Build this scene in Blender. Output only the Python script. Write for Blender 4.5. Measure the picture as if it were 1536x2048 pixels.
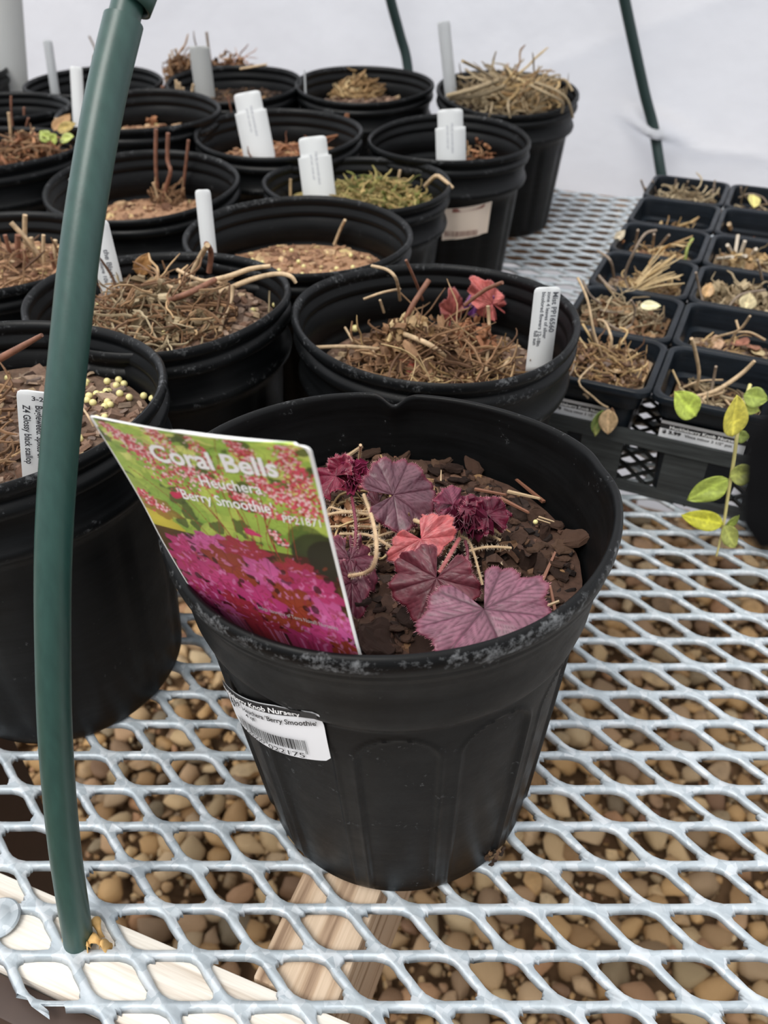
import bpy, bmesh, math, random
import numpy as np
from mathutils import Vector, Matrix, noise

C = bpy.context.scene.collection
for o in list(bpy.data.objects): bpy.data.objects.remove(o)
PI = math.pi
R = math.radians

# ------------------------------------------------------------------ camera
F, YH, CX, CY, CH = 1657.0, -305.0, 768.0, 1024.0, 0.370   # px focal, horizon row, centre, camera height over the bench
PIT = math.atan((CY - YH) / F); cp, sp = math.cos(PIT), math.sin(PIT)
cam = bpy.data.cameras.new('camera'); camo = bpy.data.objects.new('camera', cam); C.objects.link(camo)
cam.sensor_fit = 'VERTICAL'; cam.sensor_height = 24.0; cam.lens = F * 24.0 / 2048.0
camo.location = (0, 0, CH); camo.rotation_euler = (PI / 2 - PIT, 0, 0)
cam.clip_start = 0.005; cam.clip_end = 50
cam.dof.use_dof = True; cam.dof.focus_distance = 0.33; cam.dof.aperture_fstop = 9.5
bpy.context.scene.camera = camo

# ------------------------------------------------------------------ light
sc = bpy.context.scene
w = bpy.data.worlds.new('world'); sc.world = w; w.use_nodes = True
nt = w.node_tree; bg = nt.nodes['Background']
geo = nt.nodes.new('ShaderNodeTexCoord'); sep = nt.nodes.new('ShaderNodeSeparateXYZ'); rp = nt.nodes.new('ShaderNodeValToRGB')
mr = nt.nodes.new('ShaderNodeMapRange'); mr.inputs[1].default_value = -1; mr.inputs[2].default_value = 1
nt.links.new(geo.outputs['Generated'], sep.inputs[0]); nt.links.new(sep.outputs[2], mr.inputs[0]); nt.links.new(mr.outputs[0], rp.inputs[0]); nt.links.new(rp.outputs[0], bg.inputs[0])
e = rp.color_ramp.elements; e[0].position = 0.42; e[0].color = (.30, .29, .28, 1); e[1].position = 1.0; e[1].color = (1.0, 1.0, 1.0, 1)
m_ = e.new(0.55); m_.color = (.70, .73, .79, 1)
mry = nt.nodes.new('ShaderNodeMapRange'); mry.inputs[1].default_value = -1; mry.inputs[2].default_value = 1; mry.inputs[3].default_value = .62; mry.inputs[4].default_value = 1.60
nt.links.new(sep.outputs[1], mry.inputs[0]); nt.links.new(mry.outputs[0], bg.inputs[1])   # brighter beyond the sheeting, dimmer on the viewer's side
sun = bpy.data.lights.new('sun', 'SUN'); sun.energy = 1.6; sun.angle = R(28); sun.color = (1.0, .97, .92)
so = bpy.data.objects.new('sun', sun); C.objects.link(so); so.rotation_euler = (R(24), R(-20), 0)
sc.view_settings.view_transform = 'Standard'; sc.view_settings.look = 'None'; sc.view_settings.gamma = 1; sc.view_settings.use_curve_mapping = False
sc.view_settings.exposure = 0.42

# ------------------------------------------------------------------ projection helpers (pixel of the photograph -> place)
fw = np.array([0, cp, -sp]); upv = np.array([0, sp, cp]); C0 = np.array([0, 0, CH])
def ray(u, v): return fw + np.array([(u - CX) / F, 0, 0]) + upv * (CY - v) / F
def P(u, v, z=0.0):
    d = ray(u, v); return Vector((C0 + d * ((z - CH) / d[2])).tolist())
def PD(u, v, t): return Vector((C0 + ray(u, v) * t).tolist())
def PY(u, v, y):
    d = ray(u, v); return Vector((C0 + d * (y / d[1])).tolist())
def J(q):
    q = np.array(q) - C0; t = q @ fw
    return CX + F * q[0] / t, CY - F * (q @ upv) / t
AB = R(21.0); cb, sb = math.cos(AB), math.sin(AB)
def BW(bx, by, z=0.0): return Vector((bx * cb + by * sb, by * cb - bx * sb, z))     # bench frame -> world

# ------------------------------------------------------------------ materials
def s2l(c):
    c = c / 255.0
    return c / 12.92 if c <= .04045 else ((c + .055) / 1.055) ** 2.4
def col(r, g, b): return (s2l(r), s2l(g), s2l(b), 1)
MATS = {}
class NT:
    def __init__(s, name):
        s.m = bpy.data.materials.new(name); s.m.use_nodes = True; s.t = s.m.node_tree; s.b = s.t.nodes['Principled BSDF']; s.out = s.t.nodes['Material Output']; MATS[name] = s.m
    def n(s, k, **kw):
        x = s.t.nodes.new('ShaderNode' + k)
        for a, v in kw.items(): setattr(x, a, v)
        return x
    def l(s, a, b): s.t.links.new(a, b)
    def set(s, **kw):
        for a, v in kw.items(): s.b.inputs[a.replace('_', ' ')].default_value = v
    def ramp(s, fac, stops, interp='LINEAR'):
        r = s.n('ValToRGB'); r.color_ramp.interpolation = interp
        el = r.color_ramp.elements
        while len(el) < len(stops): el.new(0.5)
        for i, (p, c) in enumerate(stops): el[i].position = p; el[i].color = c
        s.l(fac, r.inputs[0]); return r
    def coord(s, kind='Object', scale=(1, 1, 1)):
        t = s.n('TexCoord'); mp = s.n('Mapping'); mp.inputs['Scale'].default_value = scale
        s.l(t.outputs[kind], mp.inputs[0]); return mp.outputs[0]
    def noise(s, vec, scale, detail=4, rough=.55):
        x = s.n('TexNoise'); x.inputs['Scale'].default_value = scale; x.inputs['Detail'].default_value = detail; x.inputs['Roughness'].default_value = rough
        s.l(vec, x.inputs['Vector']); return x
    def bump(s, h, strength=.3, dist=.001):
        b = s.n('Bump'); b.inputs['Strength'].default_value = strength; b.inputs['Distance'].default_value = dist
        s.l(h, b.inputs['Height']); s.l(b.outputs[0], s.b.inputs['Normal'])
    def mix(s, fac, a, b):
        m = s.n('Mix'); m.data_type = 'RGBA'
        if isinstance(fac, float): m.inputs[0].default_value = fac
        else: s.l(fac, m.inputs[0])
        for i, x in ((6, a), (7, b)):
            if isinstance(x, tuple): m.inputs[i].default_value = x
            else: s.l(x, m.inputs[i])
        return m.outputs[2]

def plain(name, c, rough=.5, metal=0.0, nscale=None, var=.25, bump=0):
    k = NT(name); k.set(Roughness=rough, Metallic=metal, Base_Color=c)
    if nscale:
        v = k.coord(); nz = k.noise(v, nscale)
        d = tuple(x * (1 - var) for x in c[:3]) + (1,); l_ = tuple(min(1, x * (1 + var)) for x in c[:3]) + (1,)
        r = k.ramp(nz.outputs[0], [(.3, d), (.7, l_)]); k.l(r.outputs[0], k.b.inputs['Base Color'])
        if bump: k.bump(nz.outputs[0], bump)
    return k.m

def black_plastic(name, base, scuff=.5, rough=.38):
    k = NT(name); v = k.coord()
    n1 = k.noise(v, 55, 8, .7); n2 = k.noise(v, 420, 6, .7); n3 = k.noise(k.coord(scale=(1, 1, 14)), 24, 4, .6)
    m = k.n('Math', operation='MULTIPLY'); k.l(n1.outputs[0], m.inputs[0]); k.l(n2.outputs[0], m.inputs[1])
    at = k.n('Attribute'); at.attribute_name = 'wear_glint'
    a2 = k.n('Math', operation='MULTIPLY_ADD'); k.l(at.outputs['Fac'], a2.inputs[0]); a2.inputs[1].default_value = .13; k.l(m.outputs[0], a2.inputs[2])
    r = k.ramp(a2.outputs[0], [(.365, (0, 0, 0, 1)), (.50, (scuff, scuff, scuff, 1))])
    r2 = k.ramp(n3.outputs[0], [(.35, tuple(x * .75 for x in base[:3]) + (1,)), (.7, tuple(x * 1.5 for x in base[:3]) + (1,))])
    c = k.mix(r.outputs[0], r2.outputs[0], (.30, .31, .32, 1)); k.l(c, k.b.inputs['Base Color'])
    rr = k.ramp(n1.outputs[0], [(.3, (rough - .05,) * 3 + (1,)), (.7, (rough + .12,) * 3 + (1,))]); k.l(rr.outputs[0], k.b.inputs['Roughness'])
    k.bump(n2.outputs[0], .10, .0005); k.set(Specular_IOR_Level=.19)
    return k.m
M_POT = black_plastic('black_pot_plastic', (.0040, .0045, .0050, 1), .35, .40)
M_POT2 = black_plastic('smooth_black_pot_plastic', (.0036, .0039, .0042, 1), .5, .40)
M_SQ = black_plastic('square_pot_plastic', (.008, .011, .015, 1), .12, .30)
M_TRAY = black_plastic('tray_plastic', (.042, .046, .046, 1), .2, .55)

def galv():
    k = NT('galvanised_steel'); v = k.coord()
    vo = k.n('TexVoronoi'); vo.inputs['Scale'].default_value = 260; k.l(v, vo.inputs['Vector'])
    sx = k.n('SeparateColor'); k.l(vo.outputs['Color'], sx.inputs[0])
    n1 = k.noise(v, 60, 5)
    r = k.ramp(sx.outputs[0], [(0, col(176, 186, 193)), (.5, col(190, 199, 205)), (1, col(208, 214, 219))])
    r2 = k.ramp(n1.outputs[0], [(.35, (.75, .75, .75, 1)), (.6, (1, 1, 1, 1))])
    m = k.n('Mix'); m.data_type = 'RGBA'; m.blend_type = 'MULTIPLY'; m.inputs[0].default_value = .55
    k.l(r.outputs[0], m.inputs[6]); k.l(r2.outputs[0], m.inputs[7]); k.l(m.outputs[2], k.b.inputs['Base Color'])
    k.set(Metallic=.25, Roughness=.5); k.bump(n1.outputs[0], .15, .0008)
    return k.m
M_GALV = galv()

def wood(name, c1, c2, c3, sc_=1.0):
    k = NT(name); v = k.coord(scale=(3 * sc_, 60 * sc_, 60 * sc_))
    n1 = k.noise(v, 2.4, 5, .6); n2 = k.noise(k.coord(scale=(8, 300, 300)), 3, 3)
    r = k.ramp(n1.outputs[0], [(.30, c3), (.43, c2), (.52, c1), (.66, c1), (.74, c2)])
    r2 = k.ramp(n2.outputs[0], [(.3, (.8, .78, .74, 1)), (.6, (1, 1, 1, 1))])
    m = k.n('Mix'); m.data_type = 'RGBA'; m.blend_type = 'MULTIPLY'; m.inputs[0].default_value = .7
    k.l(r.outputs[0], m.inputs[6]); k.l(r2.outputs[0], m.inputs[7]); k.l(m.outputs[2], k.b.inputs['Base Color'])
    k.set(Roughness=.75); k.bump(n1.outputs[0], .25, .001)
    return k.m
M_WOODW = wood('weathered_pale_wood', col(236, 230, 220), col(214, 202, 188), col(160, 140, 122), .55)
M_WOODT = wood('tan_grained_wood', col(206, 184, 160), col(184, 158, 132), col(128, 102, 80), .8)
M_BROWN = plain('dark_brown_paint', col(66, 50, 42), .6, 0, 30, .15)
M_BROWN2 = plain('brown_wood', col(120, 92, 66), .75, 0, 30, .3)  # brown base colour of the back rail, varied by noise

def island(name, stops, rough=.8, nscale=300, spec=.3, var=.5, objrand=False, bump=.5):
    k = NT(name)
    if objrand: g = k.n('ObjectInfo'); f = g.outputs['Random']
    else: g = k.n('NewGeometry'); f = g.outputs['Random Per Island']
    r = k.ramp(f, stops, 'LINEAR')
    nz = k.noise(k.coord(), nscale, 5, .65)
    r2 = k.ramp(nz.outputs[0], [(.3, (1 - var,) * 3 + (1,)), (.65, (1, 1, 1, 1))])
    m = k.n('Mix'); m.data_type = 'RGBA'; m.blend_type = 'MULTIPLY'; m.inputs[0].default_value = 1
    k.l(r.outputs[0], m.inputs[6]); k.l(r2.outputs[0], m.inputs[7]); k.l(m.outputs[2], k.b.inputs['Base Color'])
    k.set(Roughness=rough, Specular_IOR_Level=spec); k.bump(nz.outputs[0], bump, .0008)
    return k.m
STONE = [(0, col(146, 112, 76)), (.14, col(206, 166, 114)), (.28, col(166, 134, 98)), (.42, col(218, 186, 140)), (.55, col(124, 110, 88)), (.68, col(176, 132, 96)), (.8, col(214, 188, 148)), (.9, col(120, 84, 62)), (1, col(168, 146, 110))]
M_STONE = island('river_gravel', STONE, .6, 90, .35, .35, True)
M_STONE_I = island('river_gravel_bed', STONE, .6, 90, .35, .35)
BARK = [(0, col(52, 36, 30)), (.2, col(86, 62, 50)), (.4, col(112, 82, 66)), (.55, col(66, 48, 40)), (.7, col(134, 100, 78)), (.86, col(92, 76, 70)), (1, col(150, 112, 82))]
DARKB = [(0, col(54, 38, 32)), (.25, col(92, 66, 54)), (.5, col(128, 96, 78)), (.7, col(70, 51, 43)), (.88, col(146, 112, 90)), (1, col(108, 94, 88))]
M_DCHIP = island('dark_bark_chip', DARKB, .75, 420, .3, .55, True, .9)
M_DMIX = island('dark_bark_mix', [(0, col(30, 21, 18)), (.4, col(60, 44, 37)), (.7, col(94, 68, 55)), (.93, col(118, 88, 70)), (1, col(180, 140, 98))], .8, 250, .3, .5)
M_MIX = island('grey_brown_bark_mix', [(0, col(60, 42, 34)), (.2, col(120, 90, 72)), (.4, col(150, 122, 104)), (.55, col(84, 62, 50)), (.7, col(176, 150, 128)), (.86, col(120, 104, 96)), (1, col(206, 178, 140))], .8, 250, .3, .5)
M_MIXR = island('reddish_bark_mix', [(0, col(90, 58, 42)), (.25, col(160, 122, 96)), (.5, col(190, 150, 116)), (.7, col(124, 90, 70)), (.88, col(214, 180, 140)), (1, col(222, 200, 140))], .8, 250, .3, .4)
M_MIXP = island('dark_peat_mix', [(0, col(30, 24, 20)), (.5, col(58, 44, 36)), (.85, col(96, 72, 54)), (1, col(150, 118, 84))], .85, 250, .3, .5)
M_STRAW = island('dry_straw', [(0, col(120, 92, 62)), (.3, col(176, 142, 98)), (.6, col(206, 178, 130)), (.8, col(146, 116, 82)), (1, col(220, 196, 150))], .7, 200, .3, .3)
M_STRAWG = island('grey_straw', [(0, col(104, 88, 66)), (.4, col(150, 130, 100)), (.7, col(190, 172, 140)), (1, col(128, 112, 84))], .7, 200, .3, .3)
M_STRAWB = island('brown_dead_fibre', [(0, col(82, 58, 42)), (.35, col(136, 102, 74)), (.65, col(168, 132, 98)), (.85, col(104, 76, 56)), (1, col(204, 170, 128))], .75, 200, .3, .3)
M_MOSS = island('mossy_straw', [(0, col(84, 96, 48)), (.25, col(150, 130, 84)), (.5, col(190, 164, 110)), (.7, col(106, 118, 56)), (1, col(200, 176, 120))], .8, 200, .3, .3)
M_PINE = island('reddish_needles', [(0, col(116, 74, 54)), (.5, col(158, 108, 78)), (1, col(188, 138, 100))], .7, 200, .3, .3)
M_TWIGR = plain('red_brown_twig', col(128, 86, 66), .6, 0, 200, .35)
M_TWIGT = plain('tan_twig', col(190, 164, 130), .6, 0, 200, .3)
M_TWIGG = plain('grey_twig', col(136, 120, 104), .7, 0, 200, .3)
M_TUBE = NT('dark_green_tubing')
def _tube():
    k = M_TUBE; v = k.coord(); nz = k.noise(v, 900, 3); n2 = k.noise(k.coord(scale=(1, 1, .08)), 300, 3)
    r = k.ramp(n2.outputs[0], [(.3, col(34, 66, 60)), (.7, col(42, 76, 69))]); k.l(r.outputs[0], k.b.inputs['Base Color'])
    k.set(Roughness=.38, Specular_IOR_Level=.6); k.bump(nz.outputs[0], .06, .0004)
_tube(); M_TUBE = M_TUBE.m
M_TUBED = plain('dark_green_hoop', col(24, 46, 44), .5)
M_TAG = plain('white_tag_plastic', col(244, 246, 246), .4, 0)
M_TAGC = plain('pale_grey_tag_plastic', col(206, 208, 206), .4, 0)
M_TAGT = NT('translucent_tag_plastic'); M_TAGT.set(Base_Color=col(226, 229, 230), Roughness=.3); M_TAGT = M_TAGT.m; _mt = M_TAGT
def translucent(m, c, f):
    t = m.node_tree; b = t.nodes['Principled BSDF']; out_ = t.nodes['Material Output']; tl = t.nodes.new('ShaderNodeBsdfTranslucent'); tl.inputs[0].default_value = c; ms = t.nodes.new('ShaderNodeMixShader'); ms.inputs[0].default_value = f
    t.links.new(b.outputs[0], ms.inputs[1]); t.links.new(tl.outputs[0], ms.inputs[2]); t.links.new(ms.outputs[0], out_.inputs[0])
translucent(M_TAG, (.92, .93, .93, 1), .35); translucent(M_TAGC, (.75, .75, .74, 1), .4); translucent(M_TAGT, (.85, .86, .86, 1), .6)
M_INK = plain('black_ink', (.012, .012, .014, 1), .5)
M_INKG = plain('grey_ink', col(120, 122, 128), .6)
M_PAPER = plain('white_label_paper', col(242, 243, 246), .45)
M_PAPERO = plain('faded_peach_label', col(240, 222, 204), .5)
M_WHITE = plain('white_print', col(255, 255, 255), .5)
M_SHAD = plain('dark_olive_print', col(44, 46, 28), .5)
M_BEAD = plain('yellow_fertiliser', col(226, 214, 150), .35, 0, 500, .15)
M_SHAV = plain('fresh_wood_shaving', col(222, 178, 112), .7, 0, 200, .25)
M_ITEM = plain('matte_black', (.0022, .0022, .0026, 1), .95, 0, 800, .3); M_ITEM.node_tree.nodes['Principled BSDF'].inputs['Specular IOR Level'].default_value = .1
M_EARTH = plain('damp_brown_earth', col(110, 84, 58), .9, 0, 25, .4, .6)

def vcol(name, rough=.5, spec=.4, nscale=500, bump=.2, trans=0, var=.25):
    k = NT(name); at = k.n('Attribute'); at.attribute_name = 'paint'
    nz = k.noise(k.coord(), nscale, 4)
    r2 = k.ramp(nz.outputs[0], [(.3, (1 - var,) * 3 + (1,)), (.65, (1, 1, 1, 1))])
    m = k.n('Mix'); m.data_type = 'RGBA'; m.blend_type = 'MULTIPLY'; m.inputs[0].default_value = 1
    k.l(at.outputs['Color'], m.inputs[6]); k.l(r2.outputs[0], m.inputs[7]); k.l(m.outputs[2], k.b.inputs['Base Color'])
    k.set(Roughness=rough, Specular_IOR_Level=spec)
    if bump: k.bump(nz.outputs[0], bump, .0005)
    if trans:
        tl = k.n('BsdfTranslucent'); k.l(m.outputs[2], tl.inputs[0]); ms = k.n('MixShader'); ms.inputs[0].default_value = trans
        k.l(k.b.outputs[0], ms.inputs[1]); k.l(tl.outputs[0], ms.inputs[2]); k.l(ms.outputs[0], k.out.inputs[0])
    return k.m
M_LEAF = vcol('leaf_surface', .42, .5, 450, .35, .12, .3)
M_PRINT = vcol('printed_gloss', .3, .4, 50, 0, 0, 0)

def plastic_sheet():
    k = NT('white_greenhouse_sheeting'); v = k.coord(); nz = k.noise(v, 3.5, 6, .6)
    r = k.ramp(nz.outputs[0], [(.3, (.70, .715, .76, 1)), (.7, (.84, .85, .89, 1))]); k.l(r.outputs[0], k.b.inputs['Base Color'])
    k.set(Roughness=.45, Specular_IOR_Level=.3)
    n2 = k.noise(k.coord(scale=(1, 1, 1)), 9, 5); k.bump(n2.outputs[0], .5, .012)
    tl = k.n('BsdfTranslucent'); tl.inputs[0].default_value = (.76, .775, .82, 1); ms = k.n('MixShader'); ms.inputs[0].default_value = .5
    k.l(k.b.outputs[0], ms.inputs[1]); k.l(tl.outputs[0], ms.inputs[2]); k.l(ms.outputs[0], k.out.inputs[0])
    return k.m
M_SHEET = plastic_sheet()

# ------------------------------------------------------------------ object helpers
class MB:
    def __init__(s): s.v = []; s.f = []
    def add(s, vs, fs):
        b = len(s.v); s.v += [tuple(x) for x in vs]; s.f += [tuple(i + b for i in f) for f in fs]; return s
    def box(s, x0, x1, y0, y1, z0, z1):
        return s.add([(x0, y0, z0), (x1, y0, z0), (x1, y1, z0), (x0, y1, z0), (x0, y0, z1), (x1, y0, z1), (x1, y1, z1), (x0, y1, z1)],
                     [(0, 3, 2, 1), (4, 5, 6, 7), (0, 1, 5, 4), (1, 2, 6, 5), (2, 3, 7, 6), (3, 0, 4, 7)])
    def tube(s, pts, rad, n=8, smooth=3, cap=True):
        pts = [Vector(p) for p in pts]
        rads = list(rad) if isinstance(rad, (list, tuple)) else [rad] * len(pts)
        if smooth > 1 and len(pts) > 2:
            q = []; rr = []
            for i in range(len(pts) - 1):
                p0 = pts[max(0, i - 1)]; p1 = pts[i]; p2 = pts[i + 1]; p3 = pts[min(len(pts) - 1, i + 2)]
                for k in range(smooth):
                    t = k / smooth
                    q.append(.5 * ((2 * p1) + (p2 - p0) * t + (2 * p0 - 5 * p1 + 4 * p2 - p3) * t * t + (3 * p1 - p0 - 3 * p2 + p3) * t ** 3)); rr.append(rads[i] * (1 - t) + rads[i + 1] * t)
            q.append(pts[-1]); rr.append(rads[-1]); pts = q; rads = rr
        b = len(s.v); ref = None
        for i, p in enumerate(pts):
            d = (pts[min(i + 1, len(pts) - 1)] - pts[max(i - 1, 0)])
            if d.length < 1e-9: d = Vector((0, 0, 1))
            d.normalize()
            if ref is None: ref = d.orthogonal().normalized()
            else:
                ref = ref - d * ref.dot(d)
                ref = ref.normalized() if ref.length > 1e-6 else d.orthogonal().normalized()
            o2 = d.cross(ref)
            for k in range(n):
                a = 2 * PI * k / n; s.v.append(tuple(p + (ref * math.cos(a) + o2 * math.sin(a)) * rads[i]))
        for i in range(len(pts) - 1):
            for k in range(n):
                a = b + i * n + k; c = b + i * n + (k + 1) % n; s.f.append((a, c, c + n, a + n))
        if cap: s.f.append(tuple(b + k for k in range(n))[::-1]); s.f.append(tuple(b + (len(pts) - 1) * n + k for k in range(n)))
        return s
    def chip(s, c, sx, sy, sz, rot, rng, n=6):
        top = []; bot = []
        for k in range(n):
            a = 2 * PI * k / n + rng.uniform(-.3, .3); r = rng.uniform(.7, 1.1)
            top.append(Vector((math.cos(a) * r * sx * .86, math.sin(a) * r * sy * .86, sz * rng.uniform(.3, .6))))
            bot.append(Vector((math.cos(a) * r * sx, math.sin(a) * r * sy, -sz * rng.uniform(.2, .5))))
        vs = [c + rot @ x for x in top + bot]
        fs = [tuple(range(n)), tuple(range(n, 2 * n))[::-1]] + [(k, k + n, (k + 1) % n + n, (k + 1) % n) for k in range(n)]
        return s.add(vs, fs)
    def mesh(s, name):
        me = bpy.data.meshes.new(name); me.from_pydata(s.v, [], s.f); me.update(); return me
def setsmooth(me, sm=True, ang=None):
    me.polygons.foreach_set('use_smooth', [sm] * len(me.polygons))
    if ang is not None:
        try: me.set_sharp_from_angle(angle=R(ang))
        except Exception: pass
def obj(name, mb, mat, parent=None, smooth=None, loc=None, rotz=0):
    me = mb.mesh(name) if isinstance(mb, MB) else mb
    if mat: me.materials.append(mat)
    if smooth: setsmooth(me, True, smooth if smooth > 1 else None)
    o = bpy.data.objects.new(name, me); C.objects.link(o)
    if parent: o.parent = parent
    if loc is not None: o.location = loc
    o.rotation_euler[2] = rotz
    return o
def tag(o, label=None, cat=None, group=None, kind=None):
    if label: o['label'] = label
    if cat: o['category'] = cat
    if group: o['group'] = group
    if kind: o['kind'] = kind
    return o
def empty(name, loc=(0, 0, 0), rotz=0):
    o = bpy.data.objects.new(name, None); o.empty_display_size = .02; C.objects.link(o); o.location = loc; o.rotation_euler[2] = rotz; return o
def paint(me, cols):
    a = me.color_attributes.new('paint', 'FLOAT_COLOR', 'POINT'); c = np.ones((len(me.vertices), 4), np.float32); c[:, :3] = cols; a.data.foreach_set('color', c.ravel())
def rmat(rng, tilt=PI): return Matrix.Rotation(rng.uniform(0, 2 * PI), 3, 'Z') @ Matrix.Rotation(rng.uniform(-tilt, tilt), 3, 'X') @ Matrix.Rotation(rng.uniform(0, 2 * PI), 3, 'Z')
_tc = {}
def text2d(s, size=1.0, bold=0.0, spacing=1.0):
    key = (s, bold, spacing)
    if key not in _tc:
        cu = bpy.data.curves.new('t', 'FONT'); cu.body = s; cu.size = 1.0; cu.offset = bold; cu.space_character = spacing; cu.resolution_u = 3; cu.fill_mode = 'FRONT'
        o = bpy.data.objects.new('t', cu); C.objects.link(o); bpy.context.view_layer.update()
        me = bpy.data.meshes.new_from_object(o.evaluated_get(bpy.context.evaluated_depsgraph_get()))
        _tc[key] = ([(v.co.x, v.co.y) for v in me.vertices], [tuple(p.vertices) for p in me.polygons])
        bpy.data.objects.remove(o); bpy.data.curves.remove(cu); bpy.data.meshes.remove(me)
    vs, fs = _tc[key]
    return [(x * size, y * size) for x, y in vs], fs
def put_text(mb, s, mapf, x, y, size, bold=0.0, spacing=1.0, width=None, rot=0.0, sx=1.0):
    vs, fs = text2d(s, size, bold, spacing)
    if width:
        w_ = max(v[0] for v in vs) - min(v[0] for v in vs); k = width / w_
    else: k = sx
    c, s_ = math.cos(rot), math.sin(rot)
    mb.add([mapf(x + a * k * c - b * s_, y + a * k * s_ + b * c) for a, b in vs], fs)

# ================================================================== SETTING
FLOOR = -.55
def gn(x, y, s=1.0, k=0): return noise.noise(Vector((x * s, y * s, k * 7.3)))
mb = MB(); N = 60
for i in range(N + 1):
    for j in range(N + 1):
        x = -2.2 + 4.4 * i / N; y = -1.0 + 3.6 * j / N
        mb.v.append((x, y, FLOOR - .012 + .006 * gn(x, y, 6)))
for i in range(N):
    for j in range(N):
        a = i * (N + 1) + j; mb.f.append((a, a + N + 1, a + N + 2, a + 1))
fl = obj('floor', mb, M_EARTH, smooth=1); tag(fl, kind='structure')

# sheeting behind the bench: a slightly draped wall
def _wp(u, v, by):
    d = ray(u, v); t = by / (d @ np.array([sb, cb, 0])); q = C0 + d * t
    return q[0] * cb - q[1] * sb, q[2]
FOLD = _wp(1303, 268, 1.21)
def wall_off(bx, z):
    o = .010 * gn(bx, z, 2.2, 1) + .006 * abs(gn(bx * 1.0 + z * .7, z * .6 - bx * .4, 4.0, 2)) + .003 * abs(gn(bx, z, 9, 3))
    for (cx_, cz_, ang, amp, wd) in ((.52, .02, .55, .014, .030), (.70, -.08, -.5, .012, .03), (.20, .16, .9, .012, .04), (-.55, .1, -1.1, .012, .04), (.95, .05, .2, .012, .04), (-.1, .2, .4, .01, .03), (.4, .2, -.3, .01, .03)):
        d = (bx - cx_) * math.sin(ang) - (z - cz_) * math.cos(ang); l = (bx - cx_) * math.cos(ang) + (z - cz_) * math.sin(ang)
        o += amp * math.exp(-abs(d) / wd) * math.exp(-(l / .3) ** 2)
    d1 = (bx - FOLD[0]) * .25 + (z - FOLD[1]); d2 = (bx - FOLD[0]) - .25 * (z - FOLD[1])
    o += .050 * math.exp(-(d1 / .011) ** 2) * math.exp(-(d2 / .035) ** 2) + .012 * math.exp(-abs(d1 + .01 * math.sin(d2 * 30)) / .012) * math.exp(-(max(0, d2) / .25) ** 2) * (1 if d2 > 0 else math.exp(-(d2 / .05) ** 2))
    return o
mb = MB(); NX, NZ = 420, 260
for i in range(NX + 1):
    for j in range(NZ + 1):
        bx = -1.5 + 3.0 * i / NX; z = FLOOR - .01 + 1.71 * j / NZ
        by = 1.262 - wall_off(bx, z) + max(0, (z - .1)) * .02
        mb.v.append(tuple(BW(bx, by, z)))
for i in range(NX):
    for j in range(NZ):
        a = i * (NZ + 1) + j; mb.f.append((a, a + NZ + 1, a + NZ + 2, a + 1))
wl = obj('wall_back', mb, M_SHEET, smooth=1); tag(wl, kind='structure')

# ================================================================== GRAVEL
rng = random.Random(11)
def stone_mesh(seed):
    r = random.Random(seed); bm = bmesh.new(); bmesh.ops.create_icosphere(bm, subdivisions=2, radius=1.0)
    sx, sy, sz = r.uniform(.8, 1.2), r.uniform(.6, .9), r.uniform(.4, .65)
    planes = [(Vector((r.gauss(0, 1), r.gauss(0, 1), r.gauss(0, .7))).normalized(), r.uniform(.50, .74)) for _ in range(11)]
    for v in bm.verts:
        p = v.co.copy()
        for n_, d in planes:
            q = p.dot(n_)
            if q > d: p -= n_ * (q - d) * .95
        p *= 1 + .08 * noise.noise(p * 1.7 + Vector((seed, 0, 0)))
        v.co = Vector((p.x * sx, p.y * sy, p.z * sz))
    me = bpy.data.meshes.new('gravel_stone'); bm.to_mesh(me); bm.free(); me.materials.append(M_STONE); setsmooth(me); return me
SM = [stone_mesh(i) for i in range(14)]
SMd = [([tuple(v.co) for v in m.vertices], [tuple(p.vertices) for p in m.polygons]) for m in SM]
cand = []
for _ in range(30000):
    x = rng.uniform(-.9, 1.15); y = rng.uniform(.05, 1.5)
    if (Vector((x, y)).dot(Vector((sb, cb)))) > 1.235: continue
    s_ = rng.choice((.007, .009, .012, .015, .018, .021)) * rng.uniform(.85, 1.2)
    cand.append([x, y, s_])
cand.sort(key=lambda q: -q[2])
grid = {}; stones = []
for x, y, s_ in cand:
    k = (int(x / .05), int(y / .05)); ok = True
    for i in (-1, 0, 1):
        for j in (-1, 0, 1):
            for (a, b, c) in grid.get((k[0] + i, k[1] + j), ()):
                if (a - x) ** 2 + (b - y) ** 2 < (.54 * (c + s_)) ** 2: ok = False
    if ok: grid.setdefault(k, []).append((x, y, s_)); stones.append((x, y, s_))
def infr(x, y):
    u, v = J((x, y, FLOOR)); return -30 < u < 1560 and 900 < v < 2080 and not (430 < u < 1120 and 1000 < v < 1560)
vis = sorted([s for s in stones if infr(s[0], s[1])], key=lambda q: -q[2] / (q[1] + .5))
top = set(vis[:300])
bed = MB()
for (x, y, s_) in stones:
    rot = Matrix.Rotation(rng.uniform(0, 6.28), 3, 'Z') @ Matrix.Rotation(rng.uniform(-.35, .35), 3, 'X'); z = FLOOR + s_ * .25 + rng.uniform(0, .012)
    k = rng.randrange(14)
    if (x, y, s_) in top:
        o = bpy.data.objects.new('gravel_stone', SM[k]); C.objects.link(o); o.location = (x, y, z); o.scale = (s_,) * 3; o.rotation_euler = rot.to_euler()
        tag(o, 'rounded tan or brown gravel stone on the ground below the mesh bench', 'stone', 'gravel stones under the bench')
    else:
        bed.add([Vector((x, y, z)) + rot @ (Vector(v) * s_) for v in SMd[k][0]], SMd[k][1])
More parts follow.
